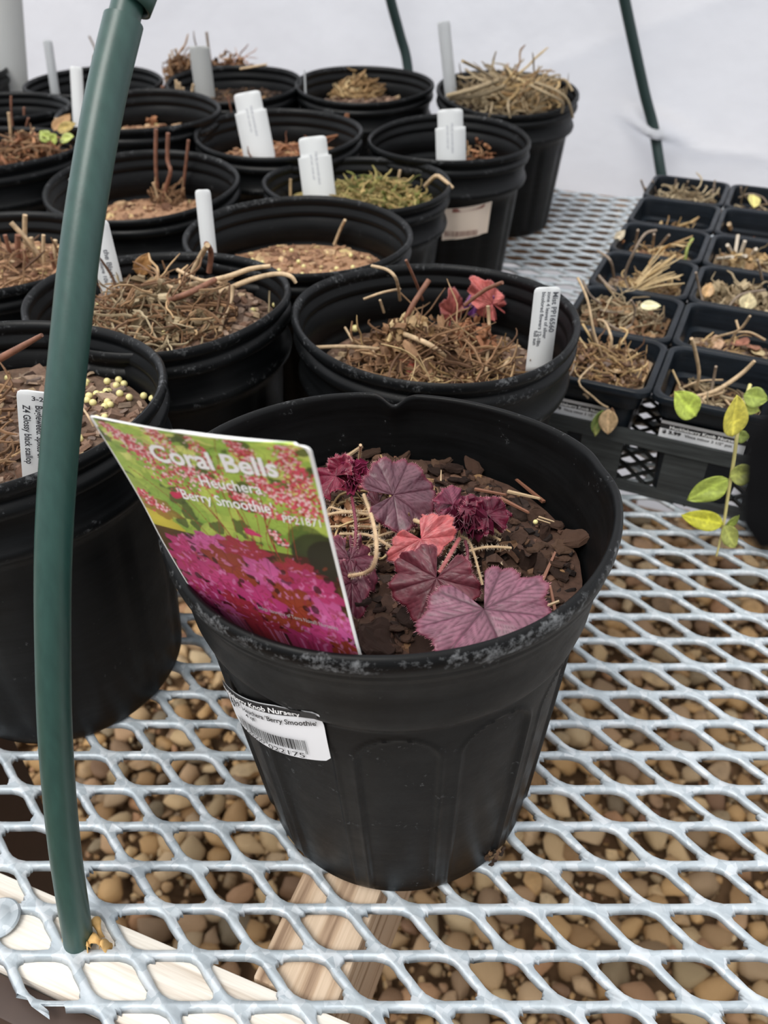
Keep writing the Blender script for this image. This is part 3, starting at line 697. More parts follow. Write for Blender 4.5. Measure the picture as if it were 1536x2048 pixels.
# --- D
pd = plant('D', 'dormant_plant', 'tangle of dead brown branches filling the pot right of the green tube')
xD, yD, zD = POTS['D'][0], POTS['D'][1], ztop('D')
tangle('dead_foliage', M_STRAWB, xD - .002, yD + .004, zD + .002, 300, .044, .022, 5, pd, (.0004, .0010), (.015, .035))
tangle('dead_foliage', M_STRAWG, xD - .010, yD - .004, zD + .002, 180, .045, .018, 6, pd, (.0003, .0008), (.012, .03))
curls('leaf_scraps', M_STRAWG, xD - .004, yD + .006, zD + .004, 110, .042, .020, 7, pd, (.003, .006))
for pts, rd, mt in (([(385, 545, .01), (400, 515, .022), (415, 490, .036)], .0017, M_TWIGT), ([(413, 488, .036), (422, 505, .026), (418, 545, .012)], .0018, M_TWIGR), ([(380, 570, .012), (450, 555, .022), (500, 538, .028), (541, 532, .030)], [.0018, .0017, .0015, .0012], M_TWIGT), ([(440, 585, .014), (500, 560, .022), (550, 548, .026), (580, 552, .026), (592, 566, .022)], [.0018, .0017, .0015, .0014, .0010], M_TWIGT), ([(370, 590, .01), (330, 570, .015), (300, 580, .01)], .0013, M_TWIGT), ([(465, 570, .02), (462, 600, .012), (445, 640, .006), (440, 665, .003)], .0013, M_TWIGT), ([(340, 600, .016), (380, 585, .022), (430, 560, .02)], .0018, M_TWIGR), ([(355, 540, .02), (400, 560, .02), (455, 565, .018)], .0012, M_TWIGT), ([(539, 582, .012), (538, 625, .002)], .0006, M_STRAWG)):
    stem(pd, [P(u, v, zD + d) for u, v, d in pts], rd, mt, 'branch')
leaf_simple(pd, P(276, 550, zD + .010), P(297, 506, zD + .024), .011, (.3, -.9, .3), M_LEAF, lc(188, 140, 88), 'dry_leaf', .05, 1.2, 12, 'upright orange tan dead leaf')
# --- E
pe = plant('E', 'dormant_plant', 'curled brown dead stems in the nearest left pot, behind its printed tag')
xE, yE, zE = POTS['E'][0], POTS['E'][1], ztop('E')
stem(pe, [P(-60, 745, zE + .004), P(-10, 722, zE + .016), P(40, 695, zE + .024), P(84, 670, zE + .032)], [.0024, .0020, .0016, .0010], M_TWIGR, 'stem')
tangle('dead_foliage', M_STRAWB, xE - .020, yE - .022, zE, 200, .038, .014, 8, pe, (.0004, .0010), (.012, .03))
tangle('dead_foliage', M_STRAWB, xE - .028, yE + .016, zE + .003, 90, .030, .012, 9, pe, (.0005, .0012), (.012, .03))
stem(pe, [P(160, 810, zE + .006), P(175, 830, zE + .008), P(187, 852, zE + .003)], .0006, M_TWIGT, 'root')
# --- F
pf = plant('F', 'cut_back_plant', 'cluster of thick orange brown stem stubs at the left edge')
zF = ztop('F')
for i, (u0, v0, u1, v1, rd, mt) in enumerate(((35, 535, 36, 470, .0022, M_TWIGR), (55, 520, 50, 430, .0017, M_TWIGT), (95, 530, 22, 445, .0018, M_TWIGT), (75, 530, 62, 475, .0016, M_TWIGT), (88, 540, 87, 470, .0013, M_TWIGT), (105, 545, 110, 480, .0016, M_TWIGT), (25, 520, 10, 470, .0015, M_TWIGR), (120, 540, 128, 500, .0015, M_TWIGT), (60, 545, 45, 500, .0020, M_TWIGR), (15, 545, 24, 522, .0018, M_TWIGT), (-20, 530, -30, 470, .0018, M_TWIGT), (112, 552, 102, 505, .0014, M_TWIGR))):
    upright(pf, u0, v0, u1, v1, 'F', rd, mt)
tangle('dead_foliage', M_STRAWB, POTS['F'][0] + .02, POTS['F'][1], zF, 120, .04, .014, 10, pf)
# --- G
pg = plant('G', 'cut_back_plant', 'three tall red brown cut stems right of the green tube')
zG = ztop('G')
upright(pg, 316, 402, 312, 258, 'G', .0017, M_TWIGR); upright(pg, 318, 405, 306, 365, 'G', .0013, M_TWIGT); upright(pg, 362, 392, 377, 280, 'G', .0014, M_TWIGR)
a = P(326, 405, zG); stem(pg, [a, PY(332, 375, a.y), PY(341, 342, a.y - .004), PY(335, 320, a.y), PY(336, 266, a.y)], .0018, M_TWIGR)
upright(pg, 260, 378, 248, 360, 'G', .0010, M_TWIGT); upright(pg, 255, 378, 254, 335, 'G', .0009, M_TWIGT)
tangle('dead_foliage', M_STRAWB, P(335, 400, zG).x, P(335, 400, zG).y, zG, 50, .016, .014, 11, pg)
# --- H
ph_ = plant('H', 'dormant_plant', 'low mat of green and tan mossy straw with one stem over the rim')
xH, yH, zH = POTS['H'][0], POTS['H'][1], ztop('H')
tangle('dead_foliage', M_MOSS, xH + .012, yH + .004, zH, 420, .052, .020, 12, ph_, (.0004, .0010), (.01, .025))
curls('leaf_scraps', M_MOSS, xH + .010, yH + .006, zH + .004, 120, .046, .018, 13, ph_, (.003, .006))
stem(ph_, [P(850, 372, zH + .012), P(872, 352, zH + .024), P(890, 362, zH + .024), P(906, 376, zH + .020)], [.0018, .0018, .0016, .0012], M_TWIGT)
for u0, v0, u1, v1 in ((845, 370, 858, 335), (790, 385, 800, 340), (735, 380, 750, 355), (580, 385, 581, 358)): upright(ph_, u0, v0, u1, v1, 'H', .0013, M_TWIGT)
# --- I
pi_ = plant('I', 'dormant_plant', 'scattered red pine needles and a pointed bunch of needles behind the broad tag')
xI, yI, zI = POTS['I'][0], POTS['I'][1], ztop('I')
tangle('dead_foliage', M_PINE, xI + .010, yI - .010, zI, 150, .052, .010, 14, pi_, (.0004, .0009), (.02, .045), .9)
for du in (0, 4, -5): upright(pi_, 684 + du * 2, 278, 695 + du * .4, 227, 'I', .0011, M_PINE)
upright(pi_, 468, 268, 455, 190, 'I', .0009, M_TWIGR); upright(pi_, 600, 260, 622, 232, 'I', .0007, M_TWIGR); upright(pi_, 441, 292, 418, 258, 'I', .0012, M_TWIGT)
stem(pi_, [P(560, 296, zI + .004), P(610, 285, zI + .008), P(690, 268, zI + .010)], .0014, M_PINE)
curls('leaf_scraps', M_STRAWB, P(402, 262, zI + .02).x, P(402, 262, zI + .02).y, zI + .012, 5, .005, .008, 15, pi_, (.004, .006))
# --- J
pj = plant('J', 'dormant_plant', 'small clump of dry orange brown crown beside the white tag in the stickered pot')
q = P(962, 305, ztop('J') + .010)
curls('dead_foliage', M_PINE, q.x, q.y, q.z - .008, 60, .022, .022, 16, pj, (.003, .006)); tangle('dead_foliage', M_STRAWB, q.x, q.y, q.z - .006, 50, .022, .02, 17, pj, length=(.01, .02))
# --- K
pk = plant('K', 'dormant_plant', 'small clump of tan straw in the back row middle pot')
q = P(712, 186, ztop('K')); tangle('dead_foliage', M_STRAW, q.x, q.y, q.z, 130, .036, .024, 18, pk, (.0008, .0018), (.015, .035)); curls('leaf_scraps', M_STRAW, q.x, q.y, q.z, 40, .034, .02, 19, pk, (.004, .008))
# --- L
pl = plant('L', 'dormant_grass', 'big heap of grey tan dead straw overflowing the back row pot beside the open mesh')
xL, yL, zL = POTS['L'][0], POTS['L'][1], ztop('L')
tangle('dead_foliage', M_STRAWG, xL + .004, yL - .004, zL, 380, .060, .030, 20, pl, (.0006, .0014), (.03, .06))
tangle('dead_foliage', M_STRAW, xL + .018, yL - .012, zL + .006, 90, .045, .030, 21, pl, (.0008, .0016), (.03, .06))
for pts, rd in (([(925, 122, .085), (955, 137, .07), (985, 155, .04)], .0014), ([(895, 192, .014), (950, 178, .026), (1000, 160, .04)], .0026), ([(900, 198, .01), (960, 190, .02), (1010, 172, .035)], .0024), ([(1070, 165, .035), (1110, 180, .03), (1135, 200, .02), (1146, 235, .0)], .0014), ([(1060, 170, .035), (1100, 190, .03), (1125, 205, .018), (1124, 225, .006)], .0013), ([(1018, 196, .014), (1016, 212, .02), (1020, 235, .010)], .0012), ([(985, 205, .016), (982, 220, .016), (978, 235, .008)], .0010), ([(1100, 160, .03), (1130, 160, .03), (1145, 182, .02)], .0014), ([(1008, 135, .05), (1020, 155, .03)], .0012)):
    stem(pl, [P(u, v, zL + d) for u, v, d in pts], rd, M_STRAWG, 'straw_blade')
# --- M
pm = plant('M', 'cut_back_plant', 'upright cut tan and red stems in the pot behind the green tube')
for u0, v0, u1, v1, rd, mt in ((335, 228, 325, 172, .0020, M_TWIGR), (342, 232, 330, 195, .0018, M_TWIGT), (356, 232, 352, 160, .0016, M_TWIGT), (362, 232, 358, 165, .0020, M_TWIGT), (369, 232, 366, 175, .0016, M_TWIGT), (382, 230, 387, 168, .0017, M_TWIGT), (318, 236, 296, 203, .0015, M_TWIGT), (262, 242, 255, 212, .0014, M_TWIGT), (350, 230, 345, 190, .0014, M_TWIGR)): upright(pm, u0, v0, u1, v1, 'M', rd, mt)
q = P(330, 232, ztop('M')); curls('dead_foliage', M_PINE, q.x, q.y, q.z, 30, .03, .012, 22, pm)
# --- N
pn = plant('N', 'dormant_plant', 'bushy brown dead foliage at the left rim of a back row pot, around pale tag')
q = P(366, 165, ztop('N') + .005); curls('dead_foliage', M_STRAWB, q.x, q.y, q.z - .01, 160, .022, .045, 23, pn, (.004, .009)); tangle('dead_foliage', M_STRAWB, q.x, q.y, q.z - .01, 110, .022, .050, 24, pn, (.0006, .0014), (.02, .045), 0)
q = P(462, 150, ztop('N')); curls('dead_foliage', M_STRAWB, q.x, q.y, q.z - .006, 130, .040, .034, 25, pn, (.004, .009)); tangle('dead_foliage', M_PINE, q.x, q.y, q.z - .004, 90, .04, .03, 26, pn)
upright(pn, 426, 145, 413, 64, 'N', .0018, M_TWIGG, dy=.0)
stem(pn, [P(480, 138, ztop('N') + .025), P(534, 129, ztop('N') + .03)], .0014, M_TWIGT)
for u1, v1, u0, v0 in ((343, 100, 352, 150), (352, 97, 358, 150), (338, 108, 350, 155)): upright(pn, u0, v0, u1, v1, 'N', .0013, M_TWIGT)
# --- O
po = plant('O', 'bare_twig', 'thin grey twig leaning up from the back row pot left of the tube', 'twig')
upright(po, 202, 125, 178, 72, 'O', .0016, M_TWIGG); upright(po, 190, 128, 188, 110, 'O', .0018, M_TWIGG)
# --- P
pp = plant('P', 'dormant_plant', 'brown dead foliage with thin upright stems and one yellow green sprig at the left edge')
xP, yP, zP = POTS['P'][0], POTS['P'][1], ztop('P')
tangle('dead_foliage', M_STRAWB, xP + .03, yP, zP, 200, .042, .026, 27, pp, (.0005, .0012), (.015, .035)); curls('dead_foliage', M_PINE, xP + .025, yP, zP, 110, .045, .022, 28, pp)
for u0, v0, u1, v1, rd, mt in ((20, 283, 17, 225, .0015, M_TWIGT), (28, 275, 22, 192, .0011, M_TWIGR), (50, 262, 48, 215, .0013, M_TWIGR), (56, 262, 54, 238, .0016, M_TWIGR), (118, 285, 111, 236, .0015, M_TWIGT), (48, 268, 57, 236, .0012, M_TWIGR)): upright(pp, u0, v0, u1, v1, 'P', rd, mt)
for (a_, b__, c_, w_) in (((100, 282), (80, 262), lc(176, 190, 96), .012), ((105, 285), (112, 268), lc(190, 204, 104), .010), ((120, 280), (148, 273), lc(186, 196, 100), .010), ((108, 262), (140, 228), lc(170, 130, 84), .014), ((115, 262), (152, 247), lc(184, 160, 92), .011)):
    leaf_simple(pp, P(a_[0], a_[1], zP + .022), P(b__[0], b__[1], zP + .03), w_, (0, -.8, .6), M_LEAF, c_, 'leaf', .1, 1.2, 8)
# --- Q, R
pr = plant('R', 'bare_twig', 'thin dark twig in front of the tall pale sign, far left corner', 'twig')
q = P(2, 160, .11); stem(pr, [q, PY(2, 110, q.y), PY(17, 98, q.y)], .0016, M_TWIGG)

# ================================================================== FERTILISER BEADS
bm = bmesh.new(); bmesh.ops.create_icosphere(bm, subdivisions=2, radius=1); me = bpy.data.meshes.new('fertiliser_bead'); bm.to_mesh(me); bm.free(); me.materials.append(M_BEAD); setsmooth(me)
def bead(u, v, z, rad, label, group, k=None):
    o = bpy.data.objects.new('fertiliser_bead', me); C.objects.link(o); p = P(u, v, z)
    if k: p.z = HS[k][1](p.x - POTS[k][0], p.y - POTS[k][1]) + rad * .9
    o.location = p; o.scale = (rad,) * 3; tag(o, label, 'fertiliser bead', group)
gE = ('round yellow fertiliser bead on the bark in the nearest left pot', 'fertiliser beads in the nearest left pot')
for u, v in ((233, 740), (243, 745), (228, 750), (208, 764), (212, 760), (199, 774), (175, 780), (190, 775), (211, 788), (205, 795), (283, 769), (237, 776), (255, 778), (205, 816), (190, 824), (165, 750), (168, 745), (182, 790), (154, 862), (156, 868), (11, 741), (210, 744), (170, 785), (300, 775), (216, 792)): bead(u, v, zE + .004, .0019, *gE, k='E')
gD = ('round yellow fertiliser bead by the rim of the branch filled pot', 'fertiliser beads in the branch filled pot')
for u, v in ((354, 661), (328, 675), (388, 678), (505, 612), (548, 597), (365, 672), (195, 610)): bead(u, v, zD + .002, .0017, *gD, k='D')
gC = ('small yellow bead on the orange bark of the middle pot', 'fertiliser beads in the middle pot')
r = random.Random(9)
for _ in range(26):
    a = r.uniform(0, 6.28); d = .062 * math.sqrt(r.random()); u, v = J((POTS['C'][0] + d * math.cos(a), POTS['C'][1] + d * math.sin(a), ztop('C'))); bead(u, v, ztop('C') + .002, .0018, *gC, k='C')
bead(710, 657, zB + .004, .0024, 'single pale yellow bead at the left of the pot behind the front pot', None)

# ================================================================== TAGS
def stake(name, label, pts, width, mat, yaw=0.0, lean=None, notch=True, cat='plant tag', th=.0006, bend=None, text=None, ink=M_INKG):
    """flat stake: pts = (bottom centre, top centre) world; width; yaw of its face"""
    a, b_ = Vector(pts[0]), Vector(pts[1]); d = (b_ - a); L = d.length; d.normalize(); sd = Vector((math.cos(yaw), math.sin(yaw), 0)); sd = (sd - d * sd.dot(d)).normalized(); nn = sd.cross(d)
    if nn.y > 0: nn = -nn
    w0 = width / 2; hw = w0 * (.84 if notch else 1)
    def mp(x, y, off=0.0):
        t = y / L; bo = (bend or 0) * (t * t); return a + sd * x + d * y + nn * (off + bo * 1.0)
    m = MB(); rows = 16; nl = L - width * .55 if notch else L
    prof = []
    for i in range(rows + 1):
        y = L * i / rows
        ww = w0 if y < nl else hw
        prof.append((y, ww))
    # refine rounded top
    prof = [(y, w_) for y, w_ in prof if y < L - .003] + ([(nl - .0002, w0), (nl + .0004, hw)] if notch else []) + [(L - .003, hw), (L - .0016, hw * .97), (L - .0005, hw * .86), (L, hw * .62)]
    prof.sort()
    for (y, w_) in prof:
        for s_ in (-1, 0, 1): m.v.append(tuple(mp(s_ * w_, y)))
    for i in range(len(prof) - 1):
        for j in (0, 1): q = i * 3 + j; m.f.append((q, q + 1, q + 4, q + 3))
    o = obj(name, m, mat, None, 1); md = o.modifiers.new('t', 'SOLIDIFY'); md.thickness = th; md.offset = 0
    tag(o, label, cat)
    if text:
        tm = MB()
        for (s_, x, y, size, rot) in text: put_text(tm, s_, lambda p, q: mp(p, q, .0006), x, y, size, .02, 1, None, rot)
        obj('lettering', tm, ink, o)
    return o
# B tag leaning at right inside the rim
a = P(1076, 742, zB + .010); b_ = PY(1096, 574, a.y + .006)
L_ = (b_ - a).length
tb = stake('plant_tag', 'narrow white printed tag leaning at the right rim of the pot behind the front pot', (a, b_), .0150, M_TAG, .12, notch=False, text=[('Mist PP16560', .0033, .95 * L_, .0042, -PI / 2), ('zone 4 leaves of silver', .0002, .95 * L_, .0030, -PI / 2), ('bicolored flowers 12-18in', -.0030, .95 * L_, .0030, -PI / 2), ('full sun', -.0052, .50 * L_, .0030, -PI / 2)], ink=plain('dark_grey_ink', col(90, 92, 98), .6))
# C tag
a = P(415, 500, POTS['C'][2] - .004); a = PY(417, 492, a.y); b_ = PY(405, 379, a.y + .008)
stake('plant_tag', 'slim white tag with a slanted top at the left rim of the middle beaded pot', (a - (b_ - a) * .3, b_), .0105, M_TAG, .25, notch=False)
# D tag
a = P(228, 590, zD + .004); b_ = PY(190, 440, a.y + .004); L_ = (b_ - a).length
stake('plant_tag', 'white printed tag half hidden behind the green tube, in the branch filled pot', (a, b_), .0160, M_TAG, -.1, notch=False, text=[('the Black S', .0006, .62 * L_, .0048, -PI / 2), ('foliage 10in', -.0038, .50 * L_, .0036, -PI / 2)], ink=plain('tag_grey_ink', col(110, 112, 118), .6))
# E tag (two strips of text running down)
a = PD(107, 975, .292) ; b_ = PD(97, 787, .272)
a = P(96, 960, zE + .002); b_ = PY(90, 785, a.y - .012); L_ = (b_ - a).length; 
stake('plant_tag', 'broad white bugleweed tag behind the green tube in the nearest left pot', (a - (b_ - a) * .25, b_), .0205, M_TAG, .10, notch=False, text=[('3-2', -.0050, 1.25 * L_ - .0048, .0034, 0), ('Bugleweed: Spikes of', -.0036, 1.25 * L_ - .0072, .0038, -PI / 2), ('Z4 Glossy black scallop', -.0082, 1.25 * L_ - .0078, .0038, -PI / 2)], ink=plain('tag_ink', col(70, 72, 78), .6))
# G tag small
a = P(170, 400, ztop('G') + .01); b_ = PY(147, 354, a.y)
stake('plant_tag', 'white tag mostly hidden left of the green tube, in the pot with three stems', (a - (b_ - a) * .6, b_), .012, M_TAG, 0, notch=False)
M_INKL = plain('faint_grey_ink', col(186, 188, 194), .6)
def bigtag(k, label, u0, v0, u1, v1, width, dz=.0, mat=M_TAG, dy=.0, notch=True, lines=True, **kw):
    a = P(u0, v0, POTS[k][2] - .006 + dz); b_ = PY(u1, v1, a.y + dy); L_ = (b_ - a).length; ex = .5
    tx = None
    if lines: tx = [('Hardy perennial plant', .0008, L_ * (1 + ex) - .012, .0030, -PI / 2), ('part sun, moist soil', -.0035, L_ * (1 + ex) - .014, .0026, -PI / 2)]
    return stake('plant_tag', label, (a - (b_ - a) * ex, b_), width, mat, 0.0, notch=notch, text=tx if (lines and notch) else None, ink=M_INKL, **kw)
bigtag('H', 'broad white tag at the left of the mossy straw pot', 638, 384, 624, 273, .0285, dy=.012)
bigtag('I', 'broad white tag at the front rim of the pine needle pot', 516, 298, 493, 184, .0300, dy=.014)
bigtag('J', 'broad white tag at the front rim of the stickered pot', 902, 311, 900, 218, .0285, dy=.008)
bigtag('M', 'narrow bent white tag left of the green tube, second row from the back', 158, 244, 152, 133, .0120, notch=False, dy=.01)
bigtag('N', 'grey printed tag standing amid the bushy brown foliage', 408, 172, 398, 92, .0240, mat=M_TAGC, notch=False)
bigtag('O', 'pale translucent tag in the back row pot at left', 108, 170, 95, 80, .0110, mat=M_TAGT, notch=False)
bigtag('L', 'tall translucent white tag at the left of the heaped straw pot', 902, 190, 887, 42, .0140, mat=M_TAGT, notch=False)
bigtag('K', 'thin clear tag seen edge on at the left of the tan straw clump', 611, 186, 609, 140, .0022, mat=M_TAGT, notch=False)
q = P(10, 172, .13); b_ = PY(-10, -60, q.y + .01)
stake('plant_sign', 'tall pale grey sign at the far left corner, cut off by the frame', (q - (b_ - q) * .1, b_), .060, M_TAGC, 0, notch=False, cat='plant sign')
# tiny faint print on three broad tags
for o in [x for x in C.objects if x.name.startswith('plant_tag') and 'broad white tag at' in x.get('label', '')]:
    pass

# ================================================================== SQUARE POTS + TRAY
AT = R(24.2); ct, st_ = math.cos(AT), math.sin(AT); T0 = Vector((.1747, .4717, 0)); SQ = .0800; RP = .0805; SH = .087
def TW(tx, ty, z=0): return Vector((T0.x + tx * ct + ty * st_, T0.y + ty * ct - tx * st_, z))
def sqring(h, rc, n=6):
    pts = []
    for cx_, cy_, a0 in ((h - rc, h - rc, 0), (-h + rc, h - rc, PI / 2), (-h + rc, -h + rc, PI), (h - rc, -h + rc, 1.5 * PI)):
        for k in range(n + 1): a = a0 + PI / 2 * k / n; pts.append((cx_ + rc * math.cos(a), cy_ + rc * math.sin(a)))
    return pts
def sq_pot_mesh():
    h = .0402; m = MB(); prof = [(.0015, .002, .001), (.0235, .002, .006), (.0245, .006, .006), (h - .0098, SH - .0195, .008), (h - .0066, SH - .0175, .0085), (h - .0052, SH - .004, .009), (h - .0045, SH - .0008, .009), (h - .0030, SH, .0095), (h - .0008, SH - .0003, .010), (h, SH - .0012, .010), (h, SH - .0050, .010), (h - .0006, SH - .0056, .010), (h - .0042, SH - .0050, .009), (h - .0058, SH - .0175, .0085), (h - .0090, SH - .0200, .008), (.0260, .003, .006), (.0250, 0, .006), (.0015, 0, .001)]
    n = len(sqring(1, .1))
    for (hh, z, rc) in prof:
        for (x, y) in sqring(hh, min(rc, hh * .9)): m.v.append((x, y, z))
    for i in range(len(prof) - 1):
        for k in range(n): a = i * n + k; c_ = i * n + (k + 1) % n; m.f.append((a, a + n, c_ + n, c_))
    me = m.mesh('square_pot'); me.materials.append(M_SQ); setsmooth(me, True, 45)
    at = me.attributes.new('wear_glint', 'FLOAT', 'POINT'); at.data.foreach_set('value', [.2 if 6 <= i // n <= 10 else 0 for i in range(len(me.vertices))]); return me
SQM = sq_pot_mesh()
tray = tag(empty('carry_tray', T0, -AT), 'black slotted plastic carry tray holding the square pots at the right', 'tray')
m = MB(); TWd, TLn = .240, .4830
x0, x1, y0, y1 = -.080, .161, .012, .474
def rail(z0, z1, t=.003, o_=0): 
    for (a, b_, c_, d) in ((x0 - o_, x1 + o_, y0 - o_, y0 - o_ + t), (x0 - o_, x1 + o_, y1 + o_ - t, y1 + o_), (x0 - o_, x0 - o_ + t, y0, y1), (x1 + o_ - t, x1 + o_, y0, y1)): m.box(a, b_, c_, d, z0, z1)
rail(.0445, .0550, .004, .005)
obj('top_rail', m, M_TRAY, tray); m = MB(); rail(.0008, .009, .003, -.001); obj('bottom_rail', m, M_TRAY, tray)
def slant(xa, xb, sg):
    ya, yb = (y0 - .003, y0 + .0015) if sg > 0 else (y1 + .003, y1 - .0015); t = .0022 * sg
    return MB().add([(xa, yb, .006), (xb, yb, .006), (xb, yb + t, .006), (xa, yb + t, .006), (xa, ya, .046), (xb, ya, .046), (xb, ya + t, .046), (xa, ya + t, .046)], [(0, 3, 2, 1), (4, 5, 6, 7), (0, 1, 5, 4), (1, 2, 6, 5), (2, 3, 7, 6), (3, 0, 4, 7)])
for i in range(5):
    xa = -.0445 + (i - 1) * .0580 + .004
    xa = max(x0, xa)
    for sg in (1, -1): obj('side_panel', slant(xa, min(x1, xa + .029), sg), M_TRAY, tray)
for i in range(8):
    ya = y0 + .004 + i * .060
    for xx_ in (x0, x1 - .0025): obj('side_panel', MB().box(xx_, xx_ + .0025, ya, min(y1, ya + .030), .006, .046), M_TRAY, tray)
m = MB()
for s_ in (1, -1):
    k = -.8
    while k < .9:
        # diagonal slats of the floor, clipped to the tray
        pts = []
        for t in np.linspace(-.8, .8, 161):
            x = t; y = k + s_ * t + .24
            if x0 < x < x1 and y0 < y < y1: pts.append((x, y))
        if len(pts) > 1:
            (xa, ya), (xb, yb) = pts[0], pts[-1]; dx, dy = xb - xa, yb - ya; l = math.hypot(dx, dy); nx, ny = -dy / l * .0011, dx / l * .0011
            m.add([(xa + nx, ya + ny, .0008), (xb + nx, yb + ny, .0008), (xb - nx, yb - ny, .0008), (xa - nx, ya - ny, .0008), (xa + nx, ya + ny, .0030), (xb + nx, yb + ny, .0030), (xb - nx, yb - ny, .0030), (xa - nx, ya - ny, .0030)], [(0, 1, 2, 3), (7, 6, 5, 4), (0, 4, 5, 1), (1, 5, 6, 2), (2, 6, 7, 3), (3, 7, 4, 0)])
        k += .0175
obj('floor_lattice', m, M_TRAY, tray)
SQDESC = [['the front left one, packed with brown dead stems', 'front one of the right column, with trailing green leaves'],
          ['second from front in the left column, holding curled dead leaves', 'second from front in the right column, with one thin branch'],
          ['third from front in the left column, under fanned straw', 'third from front in the right column, full of dead leaves'],
          ['fourth from front in the left column, with folded tan leaf', 'fourth from front in the right column, with short white stubs'],
          ['fifth from front in the left column, with a tan scrap', 'fifth from front in the right column, low reddish soil'],
          ['rearmost of the left column, below the hoop foot', 'rearmost of the right column, with a round yellow leaf']]
SZ = [[.0080, .018], [.009, .019], [.015, .011], [.018, .011], [.021, .022], [.014, .017]]
SD = {}
for rr in range(6):
    for cc in range(2):
        c_ = TW(-.0405 + cc * .0808, .0402 + rr * RP, .003); root = empty('square_nursery_pot', c_, -AT)
        o = bpy.data.objects.new('pot_body', SQM); C.objects.link(o); o.parent = root
        tag(root, 'small square black pot, ' + SQDESC[rr][cc], 'plant pot')
        zz = c_.z + SH - SZ[rr][cc] - .004; SD[(rr, cc)] = (c_, zz)
        m = MB(); hs = .0402 - .0062 - SZ[rr][cc] * .10 - (.003 if SZ[rr][cc] > .016 else 0); r = random.Random(900 + rr * 7 + cc); n_ = 12
        Rz = Matrix.Rotation(-AT, 3, 'Z')
        def hh(a, b_): return .0015 * gn(a + rr, b_ + cc, 120) + .002 * (1 - (a * a + b_ * b_) / hs ** 2)
        for i in range(n_ + 1):
            for j in range(n_ + 1):
                a = (i / n_ - .5) * 2 * hs; b_ = (j / n_ - .5) * 2 * hs; m.v.append((a * .98, b_ * .98, hh(a, b_)))
        for i in range(n_):
            for j in range(n_): q = i * (n_ + 1) + j; m.f.append((q, q + n_ + 1, q + n_ + 2, q + 1))
        for _ in range(200):
            a = r.uniform(-1, 1) * hs * .88; b_ = r.uniform(-1, 1) * hs * .88; s_ = r.uniform(.0015, .0042); m.chip(Vector((a, b_, hh(a, b_) + s_ * .1)), s_, s_ * r.uniform(.4, .8), s_ * .5, rmat(r, .8), r, 5)
        o = obj('potting_mix', m, [M_MIX, M_MIXP, M_MIX, M_MIXR][(rr + cc) % 4] if rr < 4 else (M_MIXR if cc else M_MIX), None, None, (c_.x, c_.y, zz), -AT)
        tag(o, 'bark mix inside the square pot ' + SQDESC[rr][cc].split(',')[0], 'potting mix', kind='stuff')
def sqplant(rr, cc, label, name='dormant_plant'):
    o = empty(name, (0, 0, 0)); tag(o, label, 'dead plant'); return o
def straws(parent, rr, cc, n, mat, seed, hgt=.014, rad=.028, rw=(.0004, .0009), dx=0, dy=0, ln=(.012, .03)):
    c_, zz = SD[(rr, cc)]; return tangle('dead_foliage', mat, c_.x + dx, c_.y + dy, zz + .001, n, rad, hgt, seed, parent, rw, ln)
# row 0
q = sqplant(0, 0, 'brown dead stems in the front left square pot, one wilted stem hanging over its edge')
straws(q, 0, 0, 230, M_STRAWB, 101, .012, .031); straws(q, 0, 0, 120, M_STRAW, 102, .014, .030); curls('leaf_scraps', M_MIX, SD[(0, 0)][0].x, SD[(0, 0)][0].y, SD[(0, 0)][1], 60, .03, .012, 103, q)
z00 = SD[(0, 0)][1]
for pts, rd, mt in (([(1205, 715, .010), (1188, 665, .030), (1175, 600, .05), (1155, 555, .062)], .0009, M_TWIGT), ([(1215, 715, .006), (1223, 680, .022), (1210, 645, .03), (1195, 640, .03)], .0010, M_TWIGT), ([(1208, 712, .004), (1185, 680, .02), (1165, 648, .028)], .0009, M_STRAW), ([(1190, 720, .004), (1140, 650, .02)], .0008, M_STRAW), ([(1150, 715, .010), (1145, 740, .008), (1128, 765, .004)], .0008, M_TWIGG), ([(1230, 700, .012), (1255, 665, .02), (1238, 655, .022)], .0008, M_STRAW), ([(1196, 700, .01), (1180, 660, .03)], .0011, M_TWIGG)):
    stem(q, [P(u, v, z00 + d) for u, v, d in pts], rd, mt, 'dead_stem')
c_ = TW(-.045, -.004, .08)
stem(q, [P(1192, 725, z00 + .010), TW(-.047, -.0035, .091), PY(1188, 795, TW(-.047, -.004).y), PY(1203, 808, TW(-.042, -.005).y), PY(1216, 815, TW(-.04, -.006).y)], .0007, M_TWIGT, 'hanging_stem')
yq = TW(-.043, -.007).y
leaf_simple(q, PY(1206, 820, yq), PY(1186, 865, yq), .0120, (.3, -1, .2), M_LEAF, lc(130, 150, 80), 'wilted_leaf', .05, 1.2, 10, 'green wilted leaf'); leaf_simple(q, PY(1216, 818, yq - .002), PY(1216, 868, yq - .003), .0130, (-.2, -1, .2), M_LEAF, lc(214, 182, 140), 'wilted_leaf', .05, 1.2, 10, 'tan dry leaf')
leaf_simple(q, PY(1200, 826, yq + .001), PY(1190, 873, yq), .007, (.3, -1, .2), M_LEAF, lc(166, 170, 96), 'wilted_leaf', .05, 1.2, 8)
leaf_simple(q, PY(1224, 815, yq), PY(1232, 845, yq), .005, (-.9, -.6, .2), M_LEAF, lc(190, 150, 120), 'wilted_leaf', .05, 1.2, 8)
